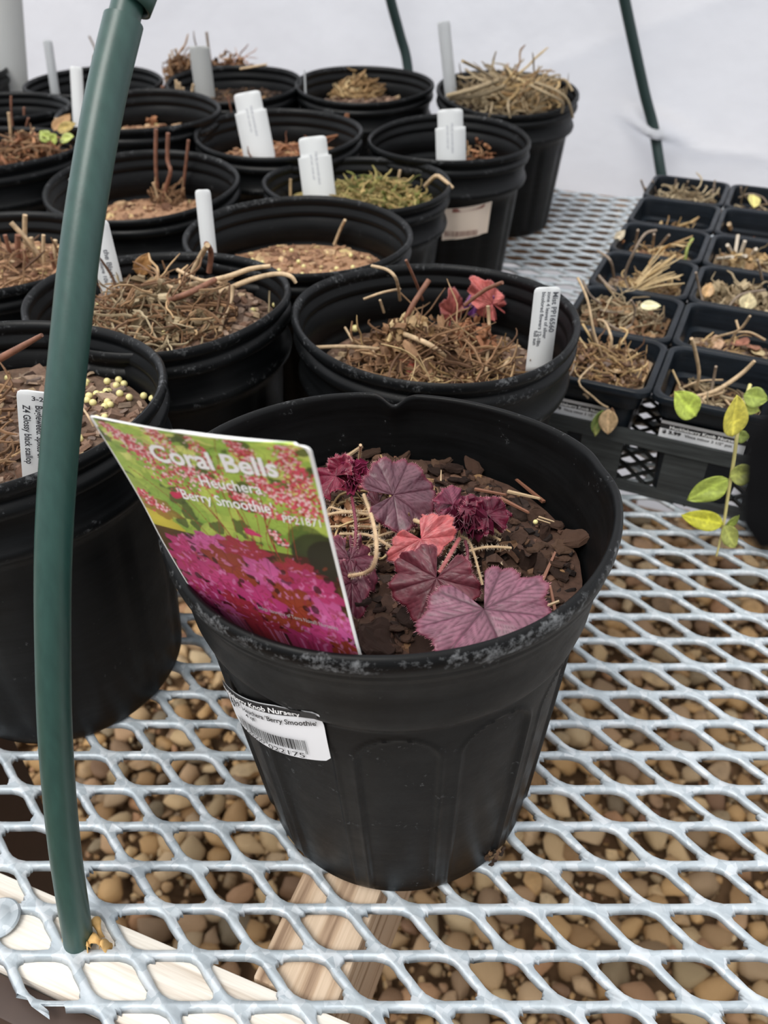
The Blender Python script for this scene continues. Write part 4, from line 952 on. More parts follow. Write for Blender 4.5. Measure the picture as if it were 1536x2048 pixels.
# row 0 col 1: vinca with trailing leaves
vz = sqplant(0, 1, 'trailing vine with yellow green leaves hanging from the front square pot of the right column', 'trailing_vine'); vz['category'] = 'vine'
z01 = SD[(0, 1)][1]
straws(vz, 0, 1, 60, M_STRAWG, 104, .008, .028)
for pts, rd, mt in (([(1393, 780, .004), (1398, 745, .02), (1390, 700, .04), (1383, 677, .05)], .0012, M_TWIGT), ([(1422, 785, .004), (1428, 755, .014), (1432, 733, .024)], .0010, M_TWIGG), ([(1380, 795, .006), (1430, 782, .012), (1480, 750, .022), (1509, 722, .034)], [.0011, .0015, .0015, .0011], M_TWIGT), ([(1345, 740, .012), (1360, 772, .004)], .0008, M_STRAW), ([(1367, 775, .004), (1400, 762, .010), (1445, 760, .006)], .0007, M_TWIGT), ([(1400, 812, .010), (1410, 795, .008), (1445, 785, .010)], .0012, M_TWIGT), ([(1420, 785, .004), (1440, 790, .006), (1462, 812, .004)], .0008, M_TWIGT)):
    stem(vz, [P(u, v, z01 + d) for u, v, d in pts], rd, mt, 'vine_stem')
yv = TW(.07, -.018).y - .004
stem(vz, [P(1500, 770, SH + .02), PY(1478, 850, yv), PY(1468, 920, yv), PY(1457, 985, yv - .002), PY(1447, 1050, yv - .004), PY(1433, 1112, yv - .006)], [.0012, .0012, .0012, .0011, .0009, .0006], plain('pale_vine_stem', col(206, 196, 128), .5), 'hanging_stem')
G1, G2, G3 = lc(186, 196, 92), lc(160, 176, 84), lc(196, 214, 96)
def vl(a_, b__, w_, c3, n_=(.1, -.9, .4), yy=yv, dz=0): return leaf_simple(vz, PY(a_[0], a_[1], yy), PY(b__[0], b__[1], yy + dz), w_, n_, M_LEAF, c3, 'leaf', .08, 1.2, 14, None, .3)
ya = P(1390, 833, SH).y - .002
vl((1391, 832), (1349, 783), .0170, G3, yy=ya); vl((1464, 873), (1474, 790), .0158, lc(222, 212, 92), yy=yv - .003); vl((1459, 952), (1516, 943), .0140, lc(172, 178, 92), yy=yv - .003); vl((1456, 958), (1374, 1000), .0165, lc(166, 182, 80), yy=yv - .004)
vl((1446, 1048), (1362, 1030), .0135, lc(200, 198, 60), yy=yv - .006); vl((1448, 1052), (1470, 1095), .0125, lc(176, 182, 96), yy=yv - .006); vl((1470, 872), (1500, 875), .008, G2, yy=yv + .006); vl((1487, 790), (1535, 800), .013, G2, yy=yv + .012); vl((1480, 815), (1520, 822), .007, G1, yy=yv + .012); vl((1452, 1055), (1480, 1030), .006, G2, yy=yv)
# row 1
q = sqplant(1, 0, 'curled brown dead leaves with one cream leaf, second square pot of the left column')
straws(q, 1, 0, 170, M_STRAWG, 105, .018, .030, dy=.008); curls('leaf_scraps', M_STRAWB, SD[(1, 0)][0].x, SD[(1, 0)][0].y, SD[(1, 0)][1], 50, .03, .012, 106, q)
z10 = SD[(1, 0)][1]; leaf_simple(q, P(1280, 612, z10 + .018), P(1322, 612, z10 + .020), .0085, UPC, M_LEAF, lc(236, 230, 184), 'pale_leaf', .05, 1.2, 10, 'pale cream leaf')
for pts in (((1200, 620, .01), (1230, 625, .012), (1258, 620, .01)), ((1262, 655, .004), (1270, 620, .02), (1262, 600, .03)), ((1165, 560, .03), (1180, 590, .02), (1205, 610, .01)), ((1205, 640, .006), (1240, 660, .01), (1262, 650, .01))): stem(q, [P(u, v, z10 + d) for u, v, d in pts], .0009, M_TWIGG, 'dead_stem')
q = sqplant(1, 1, 'thin forked branch with dry leaves in the second square pot of the right column')
z11 = SD[(1, 1)][1]
straws(q, 1, 1, 30, M_STRAW, 107, .006, .028)
for pts in (((1500, 632, .040), (1478, 660, .024), (1440, 672, .012), (1415, 680, .004)), ((1478, 660, .024), (1472, 640, .03)), ((1470, 665, .02), (1500, 665, .016), (1530, 680, .01)), ((1475, 662, .02), (1455, 690, .006))): stem(q, [P(u, v, z11 + d) for u, v, d in pts], .0009, M_TWIGT, 'branch')
for a_, b__, c3, w_ in (((1420, 690), (1450, 685), lc(196, 160, 128), .014), ((1470, 682), (1495, 690), lc(176, 120, 100), .014), ((1500, 690), (1512, 700), lc(180, 130, 108), .012), ((1508, 700), (1526, 712), lc(216, 196, 152), .010)): leaf_simple(q, P(a_[0], a_[1], z11 + .004), P(b__[0], b__[1], z11 + .008), w_, UPC, M_LEAF, c3, 'dry_leaf', .2, 1.2, 8)
# row 2
q = sqplant(2, 0, 'fan of tan straw blades reaching right, third square pot from the front at left')
z20 = SD[(2, 0)][1]; straws(q, 2, 0, 110, M_STRAW, 108, .020, .024, dx=.006); 
for i in range(22):
    r = random.Random(i); u1 = r.uniform(1310, 1372); v1 = 480 + (u1 - 1310) * .5 + r.uniform(0, 60); stem(q, [P(1255 + r.uniform(-8, 8), 590, z20 + .004), P((1262 + u1) / 2, (590 + v1) / 2 - 6, z20 + .020), P(u1, v1, z20 + .026)], [.0009, .0008, .0004], M_STRAW, 'straw_blade', 5)
for pts in (((1262, 590, .004), (1250, 550, .02), (1270, 500, .045), (1290, 468, .055), (1312, 461, .055)), ((1290, 555, .02), (1320, 535, .03), (1352, 510, .04)), ((1195, 502, .03), (1220, 520, .03), (1228, 555, .006)), ((1192, 545, .014), (1220, 575, .02), (1262, 600, .006))): stem(q, [P(u, v, z20 + d) for u, v, d in pts], .0012, M_TWIGG if pts[0][0] != 1290 else M_STRAW, 'dead_stem')
q = sqplant(2, 1, 'heap of crumpled dead leaves and a cream scrap, third square pot of the right column')
straws(q, 2, 1, 90, M_STRAWG, 109, .014, .030); curls('dead_leaves', M_STRAWG, SD[(2, 1)][0].x, SD[(2, 1)][0].y, SD[(2, 1)][1], 80, .030, .016, 110, q, (.004, .009)); z21 = SD[(2, 1)][1]
leaf_simple(q, P(1490, 620, z21 + .010), P(1500, 585, z21 + .022), .014, UPC, M_LEAF, lc(220, 204, 160), 'pale_leaf', .1, 1.2, 8); leaf_simple(q, P(1410, 595, z21 + .008), P(1422, 565, z21 + .018), .010, UPC, M_LEAF, lc(206, 166, 116), 'dry_leaf', .1, 1.2, 8)
for pts in (((1455, 618, .01), (1480, 590, .02), (1530, 580, .02)), ((1515, 520, .05), (1525, 560, .02)), ((1392, 545, .03), (1398, 575, .015), (1405, 600, .006))): stem(q, [P(u, v, z21 + d) for u, v, d in pts], .0010, M_TWIGG, 'dead_stem')
# row 3
q = sqplant(3, 0, 'folded tan leaf with grey stems, fourth square pot from the front at left')
z30 = SD[(3, 0)][1]; straws(q, 3, 0, 60, M_STRAW, 111, .014, .028)
leaf_simple(q, P(1306, 515, z30 + .006), P(1342, 488, z30 + .028), .014, UPC, M_LEAF, lc(214, 164, 96), 'dry_leaf', .1, 1.2, 10, 'folded orange tan leaf'); leaf_simple(q, P(1230, 482, z30 + .02), P(1250, 460, z30 + .028), .008, UPC, M_LEAF, lc(190, 176, 150), 'dry_leaf', .1, 1.2, 8); leaf_simple(q, P(1232, 495, z30 + .006), P(1250, 482, z30 + .016), .010, UPC, M_LEAF, lc(196, 140, 96), 'dry_leaf', .1, 1.2, 8)
for i in range(10):
    r = random.Random(50 + i); stem(q, [P(1312, 505, z30 + .010), P(1340, 490, z30 + .022), P(1372 + r.uniform(-8, 14), 470 + r.uniform(0, 25), z30 + .03)], [.0009, .0009, .0004], M_STRAW, 'straw_blade', 5)
for pts, mt in ((((1270, 500, .006), (1273, 475, .02), (1276, 460, .03)), M_TWIGG), (((1310, 505, .008), (1325, 485, .02), (1338, 470, .03)), M_TWIGG), (((1305, 502, .008), (1308, 468, .03)), M_TWIGG)): stem(q, [P(u, v, z30 + d) for u, v, d in pts], .0012, mt, 'dead_stem')
stem(q, [P(1370, 520, z30 + .014), P(1375, 495, z30 + .024), P(1385, 478, z30 + .028)], .0014, plain('green_stem', col(150, 160, 84), .5), 'green_stem')
q = sqplant(3, 1, 'whitish cut stubs and pale scraps in the fourth square pot of the right column')
z31 = SD[(3, 1)][1]; straws(q, 3, 1, 70, M_STRAWG, 112, .012, .030); curls('dead_leaves', M_STRAW, SD[(3, 1)][0].x, SD[(3, 1)][0].y, SD[(3, 1)][1], 40, .030, .012, 113, q)
for a_, b__ in (((1470, 510), (1476, 470)), ((1480, 510), (1490, 482)), ((1465, 508), (1455, 490)), ((1500, 515), (1512, 498)), ((1435, 518), (1465, 514)), ((1470, 515), (1492, 512))): stem(q, [P(a_[0], a_[1], z31 + .004), P(b__[0], b__[1], z31 + .018)], .0016, plain('whitish_stub', col(200, 188, 170), .7), 'stub')
# row 4
q = sqplant(4, 0, 'tan scrap and short straw in the fifth square pot from the front at left')
z40 = SD[(4, 0)][1]; straws(q, 4, 0, 20, M_STRAW, 114, .006, .026); curls('dead_leaves', M_STRAW, SD[(4, 0)][0].x, SD[(4, 0)][0].y, z40, 16, .028, .012, 115, q)
for k in range(5): stem(q, [P(1358, 455 - k, z40 + .004), P(1378, 446, z40 + .014), P(1398 - k * 3, 434 + k * 3, z40 + .022)], [.0012, .0012, .0008], M_STRAW, 'straw_blade')
leaf_simple(q, P(1352, 458, z40 + .004), P(1362, 434, z40 + .02), .009, UPC, M_LEAF, lc(200, 166, 110), 'dry_leaf', .1, 1.2, 8)
q = sqplant(4, 1, 'orange brown scraps in the fifth square pot of the right column')
curls('dead_leaves', M_PINE, SD[(4, 1)][0].x, SD[(4, 1)][0].y, SD[(4, 1)][1], 26, .028, .008, 116, q); z41 = SD[(4, 1)][1]
stem(q, [P(1462, 462, z41 + .004), P(1458, 448, z41 + .016)], .0022, M_TWIGT, 'stub')
# row 5
q = sqplant(5, 0, 'grey green dead stems in the rearmost square pot at left')
straws(q, 5, 0, 120, M_STRAWG, 117, .022, .030, (.0006, .0012)); z50 = SD[(5, 0)][1]
for a_, b__ in (((1292, 388), (1282, 360)), ((1312, 385), (1305, 362)), ((1350, 388), (1352, 358)), ((1425, 395), (1430, 360)), ((1440, 395), (1428, 372)), ((1295, 400), (1290, 375)), ((1370, 380), (1376, 362))): stem(q, [P(a_[0], a_[1], z50 + .004), P(b__[0], b__[1], z50 + .02)], .0010, M_TWIGG, 'dead_stem')
q = sqplant(5, 1, 'grey stems with one round yellow leaf in the rearmost square pot of the right column')
z51 = SD[(5, 1)][1]; straws(q, 5, 1, 50, M_STRAWG, 118, .014, .030)
leaf_simple(q, P(1507, 390, z51 + .02), P(1508, 416, z51 + .016), .013, UPC, M_LEAF, lc(226, 214, 130), 'leaf', .05, 1.2, 10, 'round pale yellow leaf')
for pts in (((1478, 395, .01), (1500, 388, .016), (1525, 395, .012), (1536, 410, .006)), ((1482, 392, .01), (1482, 374, .02))): stem(q, [P(u, v, z51 + d) for u, v, d in pts], .0010, M_TWIGG, 'dead_stem')
# labels on the two front square pots
def sq_label(root, x_0, x_1, zt, zb, l1, l2):
    h = .0402
    def face(x, z): 
        t = (z - .003) / (SH - .020 - .003); y = -(.0260 + (h - .0090 - .0260) * t) if z < SH - .020 else -(h - .0058 + (z - (SH - .0175)) * .12)
        return y
    def mp(x, z, off=.0005): return Vector((x, face(x, z) - off, z))
    def pl(z0, z1, mat, nm, par, off):
        m = MB()
        for i in range(2):
            for j in range(7): m.v.append(tuple(mp((x_0, x_1)[i], z0 + (z1 - z0) * j / 6, off)))
        for j in range(6): m.f.append((j, j + 7, j + 8, j + 1))
        o = obj(nm, m, mat, par); return o
    o = pl(zb, zt, M_PAPER, 'price_label', root, .0004); o['label'] = 'white price label with a black strip of lettering'
    zm = zt - (zt - zb) * .30
    pl(zm, zt, M_INK, 'black_strip', o, .0006)
    m = MB(); put_text(m, l1, lambda x, z: mp(x, z, .0009), x_0 + .006, zm + .0008, .0034, .03, 1, (x_1 - x_0) * .80); obj('lettering', m, M_WHITE, o)
    m = MB(); put_text(m, l2[0], lambda x, z: mp(x, z, .0009), x_0 + .002, zm - .0034, .0036, .05, 1, (x_1 - x_0) * .22); put_text(m, l2[1], lambda x, z: mp(x, z, .0009), x_0 + (x_1 - x_0) * .30, zm - .0034, .0030, .02, 1, (x_1 - x_0) * .55); obj('lettering', m, M_INK, o)
    m = MB(); x = x_0 + .006; r = random.Random(8)
    while x < x_1 - .012:
        w_ = r.choice((.0003, .0005, .0008)); m.add([mp(a, b_, .0009) for a, b_ in ((x, zb + .004), (x + w_, zb + .004), (x + w_, zb + .011), (x, zb + .011))], [(0, 1, 2, 3)]); x += w_ + r.choice((.0003, .0005, .0008))
    obj('barcode', m, M_INK, o)
    m = MB(); put_text(m, '1 2233992', lambda x, z: mp(x, z, .0009), x_0 + .008, zb + .001, .003, .02); obj('lettering', m, M_INK, o)
sqs = [x for x in C.objects if x.name.startswith('square_nursery_pot')]
sq_label(sqs[0], -.030, .018, .0675, .040, 'Huckleberry Knob Nursery', ('$ 3.99', 'Vinca minor 3 1/2" pot'))
sq_label(sqs[1], -.030, .026, .0675, .040, 'Huckleberry Knob Nursery', ('$ 3.99', 'Vinca minor 3 1/2" pot'))

# ================================================================== THE FRONT POT
HM, RM, RYM = .1775, .0885, .0815; bc = (.007, .250); rc_ = (.0015, .2505)
mroot = empty('nursery_pot', (bc[0], bc[1], 0)); tag(mroot, 'big smooth black front pot with white price sticker, planted with dark red lobed leaves', 'plant pot')
RBM = .0655
def mcone(z): return RBM + (.0770 - RBM) * (z / .130) if z <= .131 else .0785 + (z - .131) * .115
def mpanel(a, z):
    # recessed panels with arched tops
    n_ = 12; ph = (a + PI / 2 - .02) / (2 * PI / n_); f = ph - round(ph); half = .40; x = f
    ht = .126; rad_ = .030; xe = half
    # distance to panel edge (in metres)
    dx = (half - abs(x)) * (2 * PI / n_) * .072
    R_ = half * (2 * PI / n_) * .072
    if z > ht - R_:
        d = R_ - math.hypot(x * (2 * PI / n_) * .072, z - (ht - R_))
    else: d = dx
    s_ = 1 / (1 + math.exp(-max(-40, min(40, d / .00045))))
    ridge = math.exp(-((d) / .0011) ** 2)
    return -.0014 * s_ + .0012 * ridge
def main_pt(a, r_, z, loc=True):
    k = (z / HM); k3 = k ** 2.2; k8 = k ** 8
    ry = 1 + (RYM / RM - 1) * k ** 3
    # dents: back of the rim, a kink where the next pot presses; a flat at the front left above the sticker
    ab = math.atan2(math.sin(a - 1.535), math.cos(a - 1.535)); dent = .0050 * math.exp(-(ab / .075) ** 2) + .0022 * math.exp(-(ab / .30) ** 2)
    af = math.atan2(math.sin(a + 2.12), math.cos(a + 2.12)); zr = (z - .137) / .010
    dfl = .0016 * math.exp(-(af / .34) ** 2) * math.exp(-((z - .142) / .016) ** 2)
    ar = math.atan2(math.sin(a - .22), math.cos(a - .22)); rr = r_ - dent * k8 - dfl - .0012 * k8 * math.exp(-(ar / .1) ** 2) + .0010 * k8 * math.sin(3 * a + .8) + .0008 * k8 * math.sin(5 * a)
    zz = z - .0035 * k8 * math.exp(-(ab / .06) ** 2) + .0014 * k8 * math.sin(2 * a + 2.0)
    cx_ = (rc_[0] - bc[0]) * k; cy_ = (rc_[1] - bc[1]) * k
    p = (cx_ + rr * math.cos(a), cy_ + rr * ry * math.sin(a), zz)
    return p if loc else (p[0] + bc[0], p[1] + bc[1], p[2])
prof = [(.001, .003), (RBM - .004, .003), (RBM - .0015, .008)]
for z in np.linspace(.02, .128, 6): prof.append((mcone(z) - .0016, z))
H = HM
prof += [(.0772, .134), (.0800, .150), (.0815, .1535), (.0822, .160), (.0836, .1625), (.0842, .170), (.0846, .1752), (.0853, .1768), (.0862, .1775), (.0873, .1772), (.0882, .1760), (RM, .1738), (.0882, .1715), (.0874, .1692), (.0868, .1680), (.0868, .1668), (.0862, .1660), (.0856, .1640), (.0850, .1632), (.0848, .1612), (.0836, .1590), (.0824, .1510), (.0812, .1410), (.0800, .1365), (.0794, .1345), (.0782, .1330), (.0772, .1315)]
nw = len(prof)
for z in list(np.linspace(.1300, .094, 26)) + list(np.linspace(.092, .010, 14)): prof.append((mcone(z), z))
prof += [(RBM + .0004, .005), (RBM - .0006, .0015), (RBM - .0025, 0), (.001, 0)]
wear_glint = [0.0] * len(prof)
for i, (r_, z) in enumerate(prof):
    if .170 < z < .1765 and r_ > .0878: wear_glint[i] = .95  # scuffed lip edge, with its pale highlight line painted in too
    elif z > .1715 and r_ > .0858: wear_glint[i] = .35
    elif z > .159 and r_ > .0845: wear_glint[i] = .15
    elif .133 < z < .15 and r_ > .078: wear_glint[i] = .22
    elif .06 < z < .12 and i > nw: wear_glint[i] = .15
def fnm(a, r_, z):
    if z <= .131 and r_ > .06 and z > .004 : r_ = r_ + (mpanel(a, z) if abs(r_ - mcone(z)) < .0005 else 0)
    return main_pt(a, r_, z)
lathe('pot_body', prof, fnm, 600, M_POT2, mroot, wear_glint, 60)
# torn drain notch at the base right
q = P(985, 1712, .006); m = MB(); r = random.Random(4)
for _ in range(26): m.chip(Vector((q.x + r.gauss(0, .0022) - bc[0], q.y + r.gauss(0, .0018) - bc[1] + .0015, .004 + r.uniform(0, .004))), .0016, .0012, .0010, rmat(r), r, 5)
o = obj('drain_hole_debris', m, M_MIXP, mroot); 
# price sticker: find the surface points under the photographed corners
def surf(u, v):
    best = None
    lo, hi = (-PI, 0.0), (.09, .158); a_, z_ = -2.2, .12; sa, sz = .9, .035
    for it in range(26):
        c = []
        for i in range(-3, 4):
            for j in range(-3, 4):
                a1 = a_ + sa * i / 3; z1 = z_ + sz * j / 3; p = main_pt(a1, mcone(z1) + .0004, z1, False); uu, vv = J(p); c.append(((uu - u) ** 2 + (vv - v) ** 2, a1, z1))
        c.sort(); _, a_, z_ = c[0]; sa *= .7; sz *= .7
    return a_, z_
c1, c2, c3, c4 = surf(440, 1352), surf(638, 1418), surf(664, 1520), surf(470, 1442)
print('sticker', c1, c2, c3, c4)
c4 = (c1[0] + (c3[0] - c2[0]) * .5, c1[1] - (c2[1] - c3[1]) * .80)
def smap(s_, t_, off=.0006):     # s 0..1 left to right, t 0..1 bottom to top
    a = (c4[0] * (1 - s_) + c3[0] * s_) * (1 - t_) + (c1[0] * (1 - s_) + c2[0] * s_) * t_; z = (c4[1] * (1 - s_) + c3[1] * s_) * (1 - t_) + (c1[1] * (1 - s_) + c2[1] * s_) * t_
    z = z + 0.0
    return Vector(main_pt(a, mcone(min(z, .131)) + max(0, z - .131) * .35 + off + .0004, z))
m = MB(); n1, n2 = 30, 14
for i in range(n1 + 1):
    for j in range(n2 + 1):
        s_, t_ = i / n1, j / n2
        # rounded right corners, bottom edge drooping away to the left
        e_ = max(0, (s_ - .95) / .05); ins = .06 * (1 - math.sqrt(max(0, 1 - e_ * e_)))
        tt = ins + t_ * (1 - 2 * ins); lo = .10 * max(0, (.55 - s_) / .55) if s_ < .75 else 0
        m.v.append(tuple(smap(s_, lo + tt * (1 - lo), .0005)))
for i in range(n1):
    for j in range(n2): q = i * (n2 + 1) + j; m.f.append((q, q + n2 + 1, q + n2 + 2, q + 1))
stk = obj('price_sticker', m, M_PAPER, mroot, 1); stk['label'] = 'white price sticker with barcode, black strip at its top'
m = MB()
for i in range(25):
    s_ = .0 + .985 * i / 24
    for t_ in (.84, .92, .995 - (.03 if i == 24 else 0)): m.v.append(tuple(smap(s_, t_, .0009)))
for i in range(24):
    for j in (0, 1): q = i * 3 + j; m.f.append((q, q + 3, q + 4, q + 1))
obj('black_strip', m, M_INK, stk, 1)
WS, HSS = 1.0, 1.0
def stx(x, y, off=.0013): return smap(x, y, off)
def stxt(mbb, s_, x, y, wd, ht, bold=.02):
    vs, fs = text2d(s_, 1.0, bold); w_ = max(v[0] for v in vs); mbb.add([stx(x + a / w_ * wd, y + b_ * ht) for a, b_ in vs], fs)
m = MB(); stxt(m, 'Huckleberry Knob Nursery', .10, .875, .78, .13); obj('lettering', m, M_WHITE, stk)
m = MB(); stxt(m, '$', .09, .80, .04, .12); stxt(m, '16', .14, .62, .12, .32, .03); stxt(m, '99', .275, .74, .075, .13); m.add([stx(.275, .715), stx(.35, .715), stx(.35, .725), stx(.275, .725)], [(0, 1, 2, 3)])
stxt(m, "Heuchera 'Berry Smoothie'", .375, .70, .595, .125, .02); stxt(m, '4 qt', .395, .585, .10, .11, .02); stxt(m, '1', .265, .12, .02, .14, .0); stxt(m, '00000', .31, .10, .21, .14, .0); stxt(m, '022175', .55, .06, .29, .14, .0)
obj('lettering', m, M_INK, stk)
m = MB(); r = random.Random(22); x = .24
while x < .87:
    w_ = r.choice((.004, .004, .008, .012)); y0_ = .21 if not (x < .26 or .52 < x < .545 or x > .85) else .14
    m.add([stx(x, y0_), stx(x + w_, y0_), stx(x + w_, .42), stx(x, .42)], [(0, 1, 2, 3)]); x += w_ + r.choice((.005, .005, .009))
obj('barcode', m, M_INK, stk)

# potting mix and bark chips
ZS = .1430
SX, SY, SRX = rc_[0], rc_[1], .0765
mx, hM = soil(SX, SY, ZS, SRX * 1.0, M_DMIX, 300, 'dark bark mix in the front pot around the red leaves', 1500, (.0012, .0040), .007)
for v_ in mx.data.vertices: v_.co.x = SX + (v_.co.x - SX) * 1.022; v_.co.y = SY + (v_.co.y - SY) * .955
def hmz(x, y): return hM(x - SX, y - SY)
def chipmesh(seed, n=7):
    r = random.Random(seed); m = MB(); k = r.randint(5, 8); lay = []
    for L in (-.5, -.15, .25, .5):
        sc_ = (.82, 1, .97, .80)[(-.5, -.15, .25, .5).index(L)]
        lay.append([Vector((math.cos(2 * PI * i / k) * sc_ * (.75 + .35 * random.Random(seed * 31 + i).random()), math.sin(2 * PI * i / k) * sc_ * (.5 + .3 * random.Random(seed * 17 + i).random()), L * .30 + r.uniform(-.07, .07))) for i in range(k)])
    for l in lay: m.v += [tuple(v) for v in l]
    for j in range(3):
        for i in range(k): m.f.append((j * k + i, j * k + (i + 1) % k, (j + 1) * k + (i + 1) % k, (j + 1) * k + i))
    m.f.append(tuple(range(k))[::-1]); m.f.append(tuple(3 * k + i for i in range(k)))
    bm = bmesh.new(); me0 = m.mesh('t'); bm.from_mesh(me0); bmesh.ops.triangulate(bm, faces=bm.faces[:]); bmesh.ops.subdivide_edges(bm, edges=bm.edges[:], cuts=3, use_grid_fill=True)
    for v in bm.verts:
        n_ = noise.noise(v.co * 2.2 + Vector((seed * 3, 0, 0))); n2 = noise.noise(Vector((v.co.x * 1.5, v.co.y * 9, v.co.z * 9 + seed)))
        v.co += v.co.normalized() * .16 * n_ + Vector((0, 0, .07 * n2 + .05 * math.floor(2.5 * n_)))
    me = bpy.data.meshes.new('bark_chip'); bm.to_mesh(me); bm.free(); bpy.data.meshes.remove(me0); me.materials.append(M_DCHIP); return me
CM = [chipmesh(i) for i in range(14)]
r = random.Random(77); placed = []; tries = 0
big = [(1008, 900, .0078), (890, 905, .0070), (800, 895, .0085), (1140, 1075, .0115), (1108, 1045, .0065), (1072, 1035, .0065), (975, 905, .0065), (905, 935, .0085), (850, 1310, .0120), (760, 1290, .0110), (930, 880, .006), (1100, 985, .006), (1150, 1010, .007), (915, 960, .0055), (780, 920, .006), (870, 880, .006), (740, 905, .007), (950, 930, .007), (1000, 1085, .0085), (1030, 1110, .007), (700, 900, .007), (1125, 1090, .006), (1020, 870, .006)]
for (u, v, s_) in big: p = P(u, v, ZS + .004); placed.append((p.x, p.y, s_))
while len(placed) < 290 and tries < 20000:
    tries += 1; a = r.uniform(0, 6.28); d = math.sqrt(r.random()); s_ = r.choice((.0028, .0035, .0042, .0052, .0065)); x = SX + (SRX - .001 - s_) * d * math.cos(a); y = SY + (SRX * .95 - .001 - s_) * d * math.sin(a)
    if all((x - q[0]) ** 2 + (y - q[1]) ** 2 > (.46 * (s_ + q[2])) ** 2 for q in placed): placed.append((x, y, s_))
for (x, y, s_) in placed:
    o = bpy.data.objects.new('bark_chip', CM[r.randrange(14)]); C.objects.link(o); o.location = (x, y, hmz(x, y) + s_ * .22 + .0008); o.scale = (s_, s_ * r.uniform(.8, 1.1), s_ * r.uniform(.7, 1.1)); o.rotation_euler = (r.gauss(0, .35), r.gauss(0, .35), r.uniform(0, 6.28))
    tag(o, 'rough dark brown bark chip on top of the mix in the front pot', 'bark chip', 'bark chips in the front pot')
# slivers of pale wood among them
SLM = []
for k in range(4):
    m = MB(); rr_ = random.Random(k); m.add([(-1, -.09, -.06), (1, -.05, -.05), (1.05, .06, -.05), (-.95, .10, -.06), (-1, -.08, .07), (.96, -.04, .05), (1, .05, .06), (-.97, .09, .08)], [(0, 3, 2, 1), (4, 5, 6, 7), (0, 1, 5, 4), (1, 2, 6, 5), (2, 3, 7, 6), (3, 0, 4, 7)])
    me2 = m.mesh('wood_sliver'); me2.materials.append(M_TWIGT if k % 2 else M_TWIGR); SLM.append(me2)
for i, (u, v, ln, rot, tl, kk) in enumerate(((790, 880, .0075, 1.6, .4, 0), (812, 884, .0065, .15, .0, 1), (1036, 927, .0060, .1, 0, 1), (882, 952, .0040, 1.5, .1, 1), (1048, 982, .0075, -.5, .1, 1), (1028, 1010, .008, -.85, .1, 0), (1098, 1130, .0085, 1.1, .2, 0), (1108, 1200, .0080, 1.6, .2, 0), (692, 905, .010, .7, .2, 1), (1094, 1030, .0035, -.5, 0, 1), (1088, 1035, .003, -.5, 0, 1), (1085, 1210, .0075, .4, .1, 1), (980, 985, .007, -.3, 0, 0), (1062, 970, .009, 2.2, .1, 0))):
    o = bpy.data.objects.new('wood_sliver', SLM[kk]); C.objects.link(o); p = P(u, v, ZS + .007); o.location = (p.x, p.y, hmz(p.x, p.y) + .0035); o.scale = (ln, ln, ln); o.rotation_euler = (0, -tl, rot)
    tag(o, 'thin splinter of wood among the bark chips of the front pot', 'wood splinter', 'wood splinters in the front pot')
for u, v in ((1071, 1044), (986, 1138), (1070, 1192)): bead(u, v, ZS + .008, .0011, 'tiny cream bead among the dark bark of the front pot', 'cream beads in the front pot')

